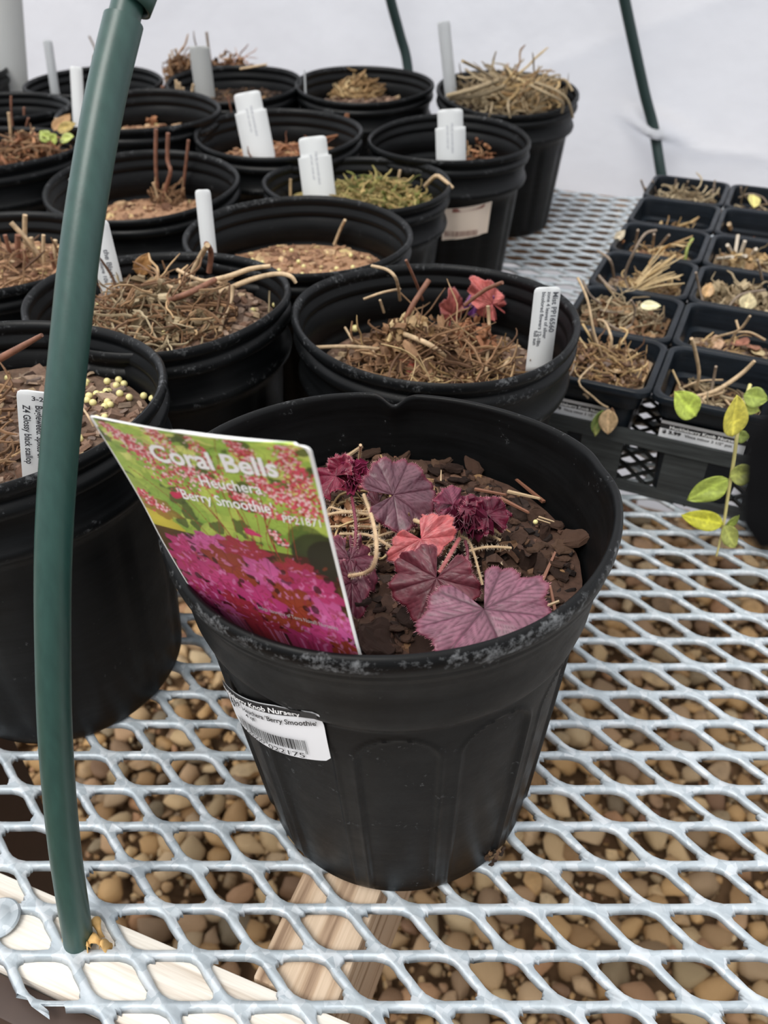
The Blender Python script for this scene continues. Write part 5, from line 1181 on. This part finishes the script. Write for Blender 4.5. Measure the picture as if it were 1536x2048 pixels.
# ---- coral bells
cbp = empty('coral_bells_plant', (0, 0, 0)); tag(cbp, 'small coral bells plant with dark red lobed leaves and hairy stems in the front pot', 'plant')
def fan_leaf(joint, tip, nrm, width, c_base, c_vein, c_edge, seed, lobes=7, cup=.16, ruf=.05, sinus=.30, name='leaf', label=None, back=.55, par=None, vw=1.0):
    joint = Vector(joint); tip = Vector(tip); d = tip - joint; L = d.length; d.normalize(); nrm = Vector(nrm).normalized(); sd = d.cross(nrm).normalized(); nn = sd.cross(d).normalized()
    r = random.Random(seed); NA, NR = 168, 18; m = MB(); cl = []; amax = PI - sinus
    lc_ = [(-1 + 2 * i / (lobes - 1)) * (amax - .28) for i in range(lobes)]; sp_ = lc_[1] - lc_[0]
    ph = [r.uniform(0, 6.28) for _ in range(4)]
    for i in range(NR + 1):
        for k in range(NA + 1):
            a = -amax + 2 * amax * k / NA; f = abs(a) / amax
            R0 = 1 - (1 - back) * (f ** 1.3); wf = width / (2 * L)
            dl = min(abs(a - x) for x in lc_) / (sp_ / 2)
            lob = .78 + .22 * math.sqrt(max(0, 1 - .96 * dl * dl)) if dl <= 1 else .82 - .35 * min(1, (dl - 1) * 1.2)
            ser = 1 + .045 * abs(math.sin((dl * 1.5) * PI)) - .02 + .010 * math.sin(a * 61 + ph[1])
            rr = R0 * lob * ser; t = i / NR; rho = rr * t
            x = math.sin(a) * rho * (wf * 1.16 if wf > 0 else 1); y = math.cos(a) * rho
            # veins: main along lobe centres, side veins
            dv = min(abs(math.sin(a - x_)) * rho if abs(a - x_) < PI / 2 else 9 for x_ in lc_)
            main_v = math.exp(-(dv / (.024 * vw * (1.1 - .6 * t))) ** 2) if t > .02 else 1
            xl = min(lc_, key=lambda q_: abs(a - q_)); al = rho * math.cos(a - xl); ac = abs(rho * math.sin(a - xl)); qq = (al - ac * 1.15) * 7.5 + .3 + .15 * noise.noise(Vector((x * 5, y * 5, seed))); fr = abs(qq - round(qq)); sv = math.exp(-(fr / (.10 * vw)) ** 2) * (.8 if qq > .6 and ac > .01 else 0)
            vn = max(main_v, sv)
            z = -cup * (rho ** 2) * .9 + ruf * math.sin(a * 6 + ph[2]) * t ** 2 + ruf * .6 * math.sin(a * 13 + ph[3]) * t ** 3 + .045 * (1 - math.exp(-(dv / .07) ** 2)) * t - .020 * vn + .014 * noise.noise(Vector((x * 7, y * 7, seed)))
            m.v.append(tuple(joint + (d * y + sd * x + nn * z) * L))
            e_ = max(0, (t - .9) / .1); mm = .5 + .5 * noise.noise(Vector((x * 3.5, y * 3.5, seed + 3)))
            c_ = c_base * (.68 + .62 * mm); c_ = c_ * (1 - vn * .85) + c_vein * vn * .85; c_ = c_ * (1 - e_ * .7) + c_edge * e_ * .7; cl.append(c_)
    n1 = NA + 1
    for i in range(NR):
        for k in range(NA): q = i * n1 + k; m.f.append((q, q + n1, q + n1 + 1, q + 1))
    me_ = m.mesh(name); paint(me_, np.array(cl)); o = obj(name, me_, M_LEAF, par or cbp, 1); md = o.modifiers.new('t', 'SOLIDIFY'); md.thickness = .0003
    # fringe of hairs on the margin
    if label: o['label'] = label
    edge = [Vector(m.v[NR * n1 + k]) for k in range(0, NA + 1)]; hb = MB(); r = random.Random(seed + 9)
    for k in range(1, NA, 1):
        p = edge[k]; out_ = (p - joint).normalized(); q = p + out_ * r.uniform(.0005, .0011) + Vector((r.uniform(-.0003, .0003), r.uniform(-.0003, .0003), r.uniform(-.0001, .0004)))
        sd_ = (edge[k + 1] - edge[k - 1]).normalized() * .00011; hb.add([p - sd_, p + sd_, q], [(0, 1, 2)])
    h_ = obj('leaf_hairs', hb, MATS.get('pink_hair') or plain('pink_hair', col(196, 130, 140), .6), o); h_['kind'] = 'stuff'
    return o
def LP(u, v, z): return P(u, v, z)
Z0 = ZS + .010
FN = (0, -.55, .83)
fan_leaf(LP(787, 990, Z0 + .022), LP(872, 975, Z0 + .018), (0.05, -.62, .78), .031, lc(112, 72, 84), lc(74, 28, 44), lc(140, 50, 74), 1, 7, .10, .06, label='large dull purple leaf', back=.66)
fan_leaf(LP(757, 1012, Z0 + .014), LP(742, 1035, Z0 + .008), (0.0, -.3, .9), .016, lc(110, 62, 74), lc(70, 28, 44), lc(130, 50, 70), 2, 5, .2, .08, back=.6)
fan_leaf(LP(842, 1078, Z0 + .018), LP(868, 1118, Z0 + .013), (-.1, -.55, .83), .0270, lc(192, 96, 98), lc(176, 70, 80), lc(214, 108, 104), 3, 7, .05, .07, label='bright salmon pink leaf', back=.80)
fan_leaf(LP(873, 1156, Z0 + .016), LP(838, 1246, Z0 + .004), (-.15, -.55, .80), .0330, lc(110, 54, 64), lc(78, 20, 36), lc(124, 40, 56), 4, 7, .12, .07, label='dark red brown leaf', back=.66)
fan_leaf(LP(968, 1218, Z0 + .016), LP(1010, 1300, Z0 + .012), (.1, -.62, .76), .0440, lc(142, 92, 110), lc(62, 14, 36), lc(146, 72, 92), 5, 7, .08, .07, label='large mauve leaf with dark veins', back=.88, vw=1.6)
fan_leaf(LP(975, 1030, Z0 + .018), LP(950, 985, Z0 + .022), (.5, -.5, .6), .0220, lc(104, 26, 50), lc(66, 12, 30), lc(134, 36, 64), 6, 5, .25, .10, back=.7, label='folded crimson leaf')
fan_leaf(LP(978, 1032, Z0 + .016), LP(1026, 1050, Z0 + .008), (-.2, -.75, .6), .0160, lc(96, 26, 48), lc(66, 12, 30), lc(134, 36, 64), 7, 5, .3, .10, back=.6)
fan_leaf(LP(905, 1010, Z0 + .018), LP(948, 1000, Z0 + .014), (0, -.6, .75), .0170, lc(124, 56, 78), lc(78, 22, 44), lc(150, 50, 78), 8, 5, .2, .10)
fan_leaf(LP(898, 1008, Z0 + .016), LP(878, 985, Z0 + .012), (0, -.6, .75), .0120, lc(122, 52, 74), lc(78, 22, 44), lc(150, 50, 78), 18, 5, .2, .10)
fan_leaf(LP(672, 952, Z0 + .018), LP(632, 948, Z0 + .014), (.2, -.6, .75), .0200, lc(126, 36, 60), lc(86, 18, 38), lc(166, 48, 78), 9, 5, .2, .12, label='curled crimson leaf')
fan_leaf(LP(690, 940, Z0 + .018), LP(658, 925, Z0 + .022), (-.1, -.8, .5), .0120, lc(120, 28, 54), lc(86, 18, 38), lc(166, 48, 78), 19, 5, .2, .12)
fan_leaf(LP(700, 1118, Z0 + .008), LP(722, 1205, Z0 + .000), (.35, -.5, .78), .0220, lc(116, 60, 76), lc(80, 24, 42), lc(142, 56, 78), 10, 7, .2, .08, label='dusky leaf half behind the picture tag', back=.6)
fan_leaf(LP(703, 1165, Z0 + .004), LP(708, 1250, Z0 - .004), (.5, -.4, .7), .0170, lc(100, 40, 58), lc(70, 20, 38), lc(130, 46, 68), 11, 5, .2, .08)
fan_leaf(LP(690, 1108, Z0 + .006), LP(668, 1160, Z0 + .002), (-.1, -.5, .8), .0180, lc(112, 52, 70), lc(80, 24, 42), lc(142, 56, 78), 12, 5, .2, .08)
for (a_, za, b__, zb_, w_, c1_, c2_, sd_, lab_) in (((985, 608), .022, (948, 560), .040, .022, lc(214, 120, 112), lc(190, 70, 90), 31, 'pink leaf with violet half'), ((950, 612), .020, (985, 590), .028, .016, lc(140, 84, 160), lc(110, 40, 100), 32, 'violet leaf fold'), ((905, 628), .016, (908, 582), .032, .016, lc(180, 100, 92), lc(150, 60, 64), 33, 'small dull red leaf'), ((830, 752), .003, (828, 712), .012, .010, lc(200, 96, 76), lc(150, 50, 50), 34, 'small orange red leaf')):
    fan_leaf(P(a_[0], a_[1], zB + za), P(b__[0], b__[1], zB + zb_), (.2, -.8, .5), w_, c1_, c2_, c1_ * .9, sd_, 5, .25, .10, label=lab_, par=pb)
# ruffled crowns
def rosette(u, v, z, rad, cb1, cb2, seed, label):
    r = random.Random(seed); c_ = P(u, v, z); m = MB(); cl = []
    for k in range(34):
        a = r.uniform(0, 6.28); el = r.uniform(.1, 1.4); dr = Vector((math.cos(a) * math.cos(el), math.sin(a) * math.cos(el), math.sin(el))); L = rad * r.uniform(.7, 1.15); sd = dr.cross(Vector((0, 0, 1))); sd = sd.normalized() if sd.length > .1 else Vector((1, 0, 0)); nn = sd.cross(dr); w_ = L * r.uniform(.45, .7); p1 = r.uniform(0, 6)
        b = len(m.v)
        for i in range(7):
            for j in range(9):
                t = i / 6; s_ = (j / 8 - .5) * 2; ww = w_ * (t ** .7) * (1 + .18 * (j % 2)) ; m.v.append(tuple(c_ + dr * L * (t * (1 - .25 * s_ * s_) + (.06 if j % 2 else 0) * t) + sd * ww * s_ * .6 + nn * L * (.22 * math.sin(5 * s_ + p1) * t * t + .12 * math.sin(11 * s_ + p1) * t ** 3))); cl.append((cb1 * (1 - t) + cb2 * t) * r.uniform(.85, 1.15))
        for i in range(6):
            for j in range(8): q = b + i * 9 + j; m.f.append((q, q + 9, q + 10, q + 1))
    me_ = m.mesh('young_leaves'); paint(me_, np.array(cl)); o = obj('young_leaves', me_, M_LEAF, cbp); o['label'] = label; md = o.modifiers.new('t', 'SOLIDIFY'); md.thickness = .0002
rosette(931, 1052, Z0 + .012, .0105, lc(130, 46, 74), lc(92, 22, 48), 3, 'dark crimson ruffled rosette of young leaves')
rosette(704, 966, Z0 + .012, .0095, lc(200, 110, 120), lc(134, 34, 76), 4, 'bright crimson ruffled rosette of young leaves')
# stems with fine hairs
M_HSTEM = plain('tan_leaf_stalk', col(196, 168, 132), .6, 0, 300, .2); M_PSTEM = plain('pink_leaf_stalk', col(172, 96, 96), .5, 0, 300, .2); M_CSTEM = plain('crimson_leaf_stalk', col(120, 50, 66), .5, 0, 300, .2); M_HAIR = plain('pale_hair', col(214, 196, 172), .6)
def hstem(pts, rad, mat, hair=True, nm='leaf_stalk', seed=0):
    w3 = [P(u, v, Z0 + d) for u, v, d in pts]; rad *= .68; t_ = MB().tube(w3, rad, 10, 6); o = obj(nm, t_, mat, cbp, 60)
    if hair:
        r = random.Random(seed + int(pts[0][0])); hb = MB(); nv = len(t_.v)
        L = sum((w3[i + 1] - w3[i]).length for i in range(len(w3) - 1)); rings = nv // 10
        for _ in range(int(L * 9000)):
            ri = r.randrange(rings - 1); k = r.randrange(10); f = r.random(); p = Vector(t_.v[ri * 10 + k]).lerp(Vector(t_.v[(ri + 1) * 10 + k]), f); cen_ = sum((Vector(t_.v[ri * 10 + q]) for q in range(10)), Vector()) / 10; cen2 = sum((Vector(t_.v[(ri + 1) * 10 + q]) for q in range(10)), Vector()) / 10; ou = (p - cen_.lerp(cen2, f)).normalized(); q = p + ou * r.uniform(.0005, .0012) + Vector((r.gauss(0, .0002), r.gauss(0, .0002), r.gauss(0, .0002))); sd = (cen2 - cen_).normalized() * .00007; hb.add([p - sd, p + sd, q], [(0, 1, 2)])
        h_ = obj('stalk_hairs', hb, M_HAIR, o); h_['kind'] = 'stuff'
hstem([(728, 990, .016), (745, 1040, .022), (753, 1090, .022), (748, 1130, .016), (730, 1146, .010), (698, 1152, .006)], .00115, M_HSTEM)
hstem([(640, 1035, .004), (680, 1025, .010), (730, 1028, .010), (800, 1040, .006), (830, 1042, .004)], .0010, M_HSTEM)
hstem([(750, 1075, .006), (790, 1063, .010), (830, 1062, .010)], .0008, M_HSTEM); hstem([(800, 1030, .010), (840, 1045, .014), (885, 1060, .012)], .0013, M_HSTEM)
hstem([(938, 1102, .006), (975, 1094, .008), (1022, 1096, .005)], .00085, M_HSTEM); hstem([(918, 1078, .014), (900, 1110, .018), (878, 1146, .016)], .0012, M_PSTEM)
hstem([(703, 992, .012), (712, 1050, .014), (708, 1106, .008)], .0010, M_CSTEM); hstem([(968, 1030, .012), (985, 1056, .010), (1000, 1068, .006)], .0009, M_HSTEM, True)
hstem([(680, 1068, .004), (735, 1070, .010), (775, 1090, .010), (808, 1118, .004)], .0009, M_HSTEM); hstem([(655, 1030, .004), (660, 1015, .008), (690, 1022, .009), (735, 1022, .008)], .0007, M_HSTEM)
hstem([(716, 975, .014), (745, 972, .020), (775, 985, .022)], .0010, M_PSTEM); hstem([(738, 1090, .006), (738, 1135, .004)], .0007, M_HSTEM); hstem([(748, 925, .008), (765, 932, .014), (785, 942, .014)], .0008, M_HSTEM)
hstem([(716, 935, .012), (720, 905, .022), (721, 890, .030)], .0009, M_HSTEM); hstem([(930, 1080, .010), (935, 1110, .006), (928, 1155, .002)], .0010, M_CSTEM); hstem([(922, 1072, .012), (942, 1090, .008), (965, 1170, -.002)], .0008, M_HSTEM)
hstem([(975, 1068, .006), (1000, 1080, .008)], .0008, M_HSTEM); hstem([(907, 1010, .014), (912, 1030, .012), (922, 1045, .010)], .0009, M_CSTEM); hstem([(825, 1020, .012), (865, 1040, .014), (892, 1050, .012)], .0008, M_PSTEM)
hstem([(640, 1055, .002), (700, 1052, .006), (760, 1055, .006)], .0008, M_HSTEM); hstem([(970, 1125, .000), (1005, 1130, .002)], .0006, M_HSTEM)
curls('dead_leaves', M_PINE, P(712, 1055, Z0).x, P(712, 1055, Z0).y, Z0 - .004, 30, .013, .012, 61, cbp, (.003, .006))
tangle('dead_stalks', M_STRAW, P(735, 1050, Z0).x, P(735, 1050, Z0).y, Z0 - .002, 46, .020, .010, 62, cbp, (.0003, .0007), (.02, .04)); tangle('dead_stalks', M_STRAWB, P(850, 1040, Z0).x, P(850, 1040, Z0).y, Z0 - .002, 36, .020, .008, 63, cbp, (.0003, .0007), (.015, .03))
curls('dead_leaves', M_DMIX, P(985, 1110, Z0).x, P(985, 1110, Z0).y, Z0 - .004, 14, .014, .008, 64, cbp, (.004, .008))

# ---- picture tag
Lk = [(-.0789, .1907, .2501), (-.0765, .1948, .2346), (-.0732, .1983, .2156), (-.0703, .2013, .1960), (-.0663, .2021, .1717)]
Rk = [(-.0175, .1665, .2564), (-.0159, .1700, .2409), (-.0138, .1724, .2219), (-.0114, .1746, .2024), (-.0078, .1748, .1782)]
Lk = [Vector(v) for v in Lk]; Rk = [Vector(v) for v in Rk]
Lk[4] = Vector((-.0645, .2035, .1717)); Lk.append(Vector((-.0595, .2080, .1530))); Rk.append(Vector((-.0050, .1785, .1570)))
def crv(K_, t):      # t 0..5
    i = max(0, min(len(K_) - 2, int(t))); f = t - i; p0 = K_[max(0, i - 1)]; p1 = K_[i]; p2 = K_[i + 1]; p3 = K_[min(len(K_) - 1, i + 2)]
    return .5 * ((2 * p1) + (p2 - p0) * f + (2 * p0 - 5 * p1 + 4 * p2 - p3) * f * f + (3 * p1 - p0 - 3 * p2 + p3) * f ** 3)
def tmap(s_, t_, off=0.0):    # s 0..1 left-right, t_ 0..1 top-bottom (0.8 is where the tag meets the rim)
    k_ = 1 - min(1, t_ / .8); a = crv(Lk, t_ * 5 - .17 * k_); b_ = crv(Rk, t_ * 5 - .34 * k_); p = a.lerp(b_, s_); da = crv(Lk, min(5, t_ * 5 + .05)) - crv(Lk, max(0, t_ * 5 - .05)); n_ = (b_ - a).cross(da).normalized()
    if n_.y > 0: n_ = -n_
    return p + n_ * (off + .0014 * math.sin(PI * s_) * (1 - t_ * .6))
# picture drawn into a grid of colours (w x h)
PW, PH = 330, 440
img = np.zeros((PH, PW, 3), np.float32); rs = np.random.RandomState(12)
YY, XX = np.mgrid[0:PH, 0:PW].astype(np.float32); XX /= PW; YY /= PH
def blob(cx_, cy_, rx, ry, ang, colr, alpha=1.0, lob=0, ph=0, veins=0):
    x0_, x1_ = int(max(0, (cx_ - rx * 1.5) * PW)), int(min(PW, (cx_ + rx * 1.5) * PW + 2)); asp = PH / PW * 1.0
    ryy = ry; y0_, y1_ = int(max(0, (cy_ - ryy * 1.5) * PH)), int(min(PH, (cy_ + ryy * 1.5) * PH + 2))
    if x1_ <= x0_ or y1_ <= y0_: return
    dx = (XX[y0_:y1_, x0_:x1_] - cx_); dy = (YY[y0_:y1_, x0_:x1_] - cy_) * asp; c, s_ = math.cos(ang), math.sin(ang); u_ = (dx * c + dy * s_) / rx; v_ = (-dx * s_ + dy * c) / (ry * asp)
    rr = np.hypot(u_, v_); th = np.arctan2(v_, u_); lim = 1 + (.16 * np.cos(lob * th + ph) + .04 * np.cos(3.1 * lob * th) if lob else 0)
    mk = np.clip((lim - rr) * 12, 0, 1) * alpha; c3 = np.array(colr, np.float32)[None, None, :] * (1.12 - .28 * rr[..., None].clip(0, 1.2))
    if veins:
        vv = np.exp(-(np.abs(np.sin(th * lob / 2 + ph)) * rr / .07) ** 2); c3 = c3 * (1 - .35 * vv[..., None])
    img[y0_:y1_, x0_:x1_] = img[y0_:y1_, x0_:x1_] * (1 - mk[..., None]) + c3 * mk[..., None]
def line(x0_, y0_, x1_, y1_, wd, colr, bow=0.0):
    for t in np.linspace(0, 1, 160):
        x = x0_ + (x1_ - x0_) * t + bow * math.sin(PI * t); y = y0_ + (y1_ - y0_) * t; ix, iy = int(x * PW), int(y * PH); w_ = max(1, int(wd * PW))
        if 0 <= iy < PH: img[iy:iy + 2, max(0, ix):max(0, min(PW, ix + w_))] = colr
def li(r_, g, b_): return np.array([s2l(r_), s2l(g), s2l(b_)], np.float32)
img[:] = li(150, 176, 70)
for _ in range(300):
    y = rs.uniform(0, .56); x = rs.uniform(-.05, 1.05); g = rs.uniform(0, 1); bright = 1 - y * .9
    c3 = li(206, 220, 104) * (1 - g) + li(132, 176, 70) * g; c3 = c3 * (.62 + .55 * bright); 
    if rs.rand() < .14: c3 = li(70, 84, 40)
    if rs.rand() < .2 and y < .3: c3 = li(226, 230, 130)
    blob(x, y, rs.uniform(.035, .085), rs.uniform(.025, .05), rs.uniform(0, 3), c3, .85, rs.choice([0, 5, 3]), rs.uniform(0, 6), 1)
blob(.93, .60, .16, .13, 0, li(44, 46, 32), .95); blob(.88, .52, .10, .08, 0, li(58, 70, 38), .7); blob(.06, .56, .13, .06, .3, li(220, 196, 70), .8, 5); blob(.10, .49, .12, .05, .3, li(150, 90, 40), .7, 5)
img[int(.60 * PH):] = img[int(.60 * PH):] * .08 + li(70, 30, 26) * .92
blob(.97, .60, .12, .10, 0, li(40, 42, 32), .95)
# flower stalks
for (xa, ya, xb, yb, bw) in ((.42, .0, .50, .60, .06), (.30, .02, .40, .60, .10), (.10, .20, .42, .62, .05), (.50, .12, .56, .62, .03), (.60, .05, .58, .60, -.03), (.68, .08, .62, .62, .02), (.76, .10, .70, .62, -.02), (.88, .05, .74, .64, .03), (.20, .15, .46, .62, .07), (.05, .30, .36, .62, .04), (.93, .18, .80, .62, -.03), (.55, .25, .60, .62, .02), (.74, .42, .70, .66, -.05)): line(xa, ya, xb, yb, .006, li(146, 62, 44), bw)
# flower sprays: many tiny pink and white dots
def spray(x0_, y0_, x1_, y1_, wd, n_, hot=.5):
    for _ in range(n_):
        t = rs.uniform(0, 1); x = x0_ + (x1_ - x0_) * t + rs.normal(0, wd * (.4 + .8 * t)); y = y0_ + (y1_ - y0_) * t + rs.normal(0, .008)
        q = rs.rand(); c3 = li(220, 84, 104) if q < hot else (li(248, 208, 208) if q < .8 else li(176, 60, 60)); s_ = rs.uniform(.0045, .0095); blob(x, y, s_, s_ * .8, 0, c3, .95)
spray(.30, .0, .36, .30, .045, 300, .35); spray(.05, .06, .22, .22, .035, 420, .45); spray(.14, .18, .34, .40, .04, 180, .55); spray(.66, .04, .74, .22, .035, 300, .4); spray(.88, .05, .93, .42, .050, 620, .5); spray(.48, .05, .55, .32, .03, 130, .45)
spray(.70, .25, .86, .36, .05, 300, .5); spray(.60, .34, .78, .44, .05, 220, .45); spray(.40, .24, .50, .34, .05, 160, .4); spray(.03, .42, .12, .50, .03, 160, .5); spray(.70, .50, .76, .56, .02, 60, .3)
# purple leaves
lv = [(.18, .66, .14, .07, .2), (.34, .60, .15, .07, -.1), (.52, .58, .14, .06, .1), (.12, .74, .12, .07, .3), (.40, .70, .16, .08, .5), (.28, .78, .13, .07, .2), (.62, .70, .15, .075, .3), (.78, .66, .12, .07, .1), (.85, .72, .14, .07, .4), (.70, .82, .16, .08, .2), (.50, .84, .14, .08, .3), (.90, .84, .13, .07, .4), (.30, .90, .15, .06, .1), (.12, .86, .12, .06, .3), (.60, .93, .15, .05, .1), (.84, .94, .14, .05, .2), (.2, .97, .15, .05, .2), (.42, .99, .15, .05, -.2), (.72, 1.0, .16, .05, .2), (.95, .99, .12, .05, .1), (.04, .93, .1, .05, .1)]
for i, (x, y, rx, ry, an) in enumerate(lv):
    y += .045 * max(0, (1 - y) / .42)
    blob(x + .01, y + .015, rx * 1.02, ry * 1.02, an, li(60, 22, 26), .8, 7, i); blob(x, y, rx, ry, an, [li(190, 66, 120), li(202, 92, 150), li(164, 50, 66), li(180, 56, 108), li(146, 62, 44)][i % 5], 1, 7, i, 1)
    for _ in range(46): blob(x + rs.normal(0, rx * .5), y + rs.normal(0, ry * .5), rs.uniform(.006, .03), rs.uniform(.002, .008), rs.uniform(0, 3), [li(224, 140, 190), li(140, 40, 62), li(150, 66, 40)][rs.randint(3)], .45)
for _ in range(14): blob(rs.uniform(.1, .95), rs.uniform(.62, .95), rs.uniform(.01, .03), rs.uniform(.008, .02), rs.uniform(0, 3), li(46, 24, 22), .8)
for (xa, ya, xb, yb, bw) in ((.34, .34, .50, .64, .02), (.56, .40, .60, .66, .01), (.70, .40, .72, .70, -.02)): line(xa, ya, xb, yb, .007, li(150, 54, 50), bw)
blob(.60, .52, .045, .016, .3, li(206, 60, 110), 1, 3); blob(.26, .40, .045, .016, -.2, li(206, 50, 90), 1, 3)
m = MB(); cl = np.zeros(((PW + 1) * (PH + 1), 3), np.float32); TB = 1.0
for j in range(PH + 1):
    for i in range(PW + 1):
        s_ = i / PW; t_ = j / PH * TB
        # rounded top corners
        ty = t_ * 1.45; cut = [0, 0]
        for q_, rc in ((0, .035), (1, .125)):
            if ty < rc: cut[q_] = rc - math.sqrt(max(0, rc * rc - (rc - ty) ** 2))
        s2 = cut[0] + s_ * (1 - cut[0] - cut[1]); rc = .125
        p = tmap(s2, t_, .0002); m.v.append((p.x, p.y, p.z))
        bd = min(s2, 1 - s2); xx = min(PW - 1, int(s2 * PW)); yy = min(PH - 1, int(t_ / .86 * PH))
        white = (ty < .020) or s_ < .008 or s_ > .985
        if ty < rc and (s_ < .016 or s_ > .984): white = True
        cl[j * (PW + 1) + i] = li(246, 246, 244) if white else img[yy, xx]
for j in range(PH):
    for i in range(PW): q = j * (PW + 1) + i; m.f.append((q, q + 1, q + PW + 2, q + PW + 1))
me_ = m.mesh('picture_tag'); paint(me_, cl)
ptag = obj('picture_tag', me_, M_PRINT, None, 1); md = ptag.modifiers.new('t', 'SOLIDIFY'); md.thickness = .0005; md.offset = -1
tag(ptag, 'large glossy picture tag of pink coral bells standing in the front pot', 'plant tag')
def ttxt(s_, x, y, wd, ht, bold, rot, mat, off):
    vs, fs = text2d(s_, 1.0, bold); w_ = max(v[0] for v in vs); c, sn = math.cos(rot), math.sin(rot); AS = .066 / .1
    mb_ = MB(); pts = []
    for a, b_ in vs:
        X = a / w_ * wd; Y = b_ * ht      # in tag widths
        xr = X * c - Y * sn; yr = X * sn + Y * c
        pts.append(tmap(x + xr, y - yr * .066 / .0985, off))
    mb_.add(pts, fs); return obj('lettering', mb_, mat, ptag)
for (s_, x, y, wd, ht, bd) in (('Coral Bells', .235, .200, .60, .158, .026), ('Heuchera', .43, .280, .30, .092, .012), ("'Berry Smoothie'", .275, .352, .48, .086, .012), ('PP21871', .785, .380, .18, .062, .0)):
    ttxt(s_, x + .009, y + .007, wd, ht, bd + .012, .0, M_SHAD, .00055); ttxt(s_, x, y, wd, ht, bd, .0, M_WHITE, .0009)
ttxt('Image courtesy of Terra Nova® Nurseries', .45, .765, .46, .030, 0, 0, plain('grey_print', col(190, 180, 180), .5), .0008)

# ================================================================== dark strap close to the lens, a blurred thing of unknown identity, form invented
sroot = PD(1600, 965, .062); m = MB(); n1, n2 = 26, 14
def item(u, v, t): return PD(u, v, t)
sp = MB(); half = []
A_, B_ = PD(1503, 815, .064), PD(1486, 1115, .0635)
dz = (B_ - A_); ax_ = Vector((1, .12, 0)).normalized(); pr = sqring(1, .35, 8)
wz = dz.length / 2; cen_ = (A_ + B_) / 2 ; up_ = dz.normalized()
nrm_ = ax_.cross(up_).normalized()
for i in range(n1 + 1):
    t = i / n1; x = t * .045; k = math.sqrt(max(0.0, 1 - max(0, (1 - x / .0022)) ** 2)) if x < .0022 else 1; k = .62 + .38 * k
    for (a, b_) in pr: sp.v.append(tuple(cen_ + ax_ * (x - .0002) + up_ * a * wz * k + nrm_ * b_ * .0013 * k + up_ * (-.02 * t * t)))
n = len(pr)
for i in range(n1):
    for k in range(n): a = i * n + k; c_ = i * n + (k + 1) % n; sp.f.append((a, a + n, c_ + n, c_))
sp.f.append(tuple(range(n))); sp.f.append(tuple(n1 * n + k for k in range(n))[::-1])
o = obj('near_item', sp, M_ITEM, None, 50); tag(o, 'out of focus black strap poking in at the right edge, close to the viewer', 'item')

for o in list(C.objects):
    if o.parent or o.get('group'): continue
    for n_, g_ in (('nursery_pot', 'round nursery pots on the bench'), ('square_nursery_pot', 'square pots in the carry tray'), ('plant_tag', 'plant tags in the round pots'), ('potting_mix', 'potting mix in the pots'), ('wood_shaving', 'wood shavings at the tube foot')):
        if o.name.split('.')[0] == n_: o['group'] = g_
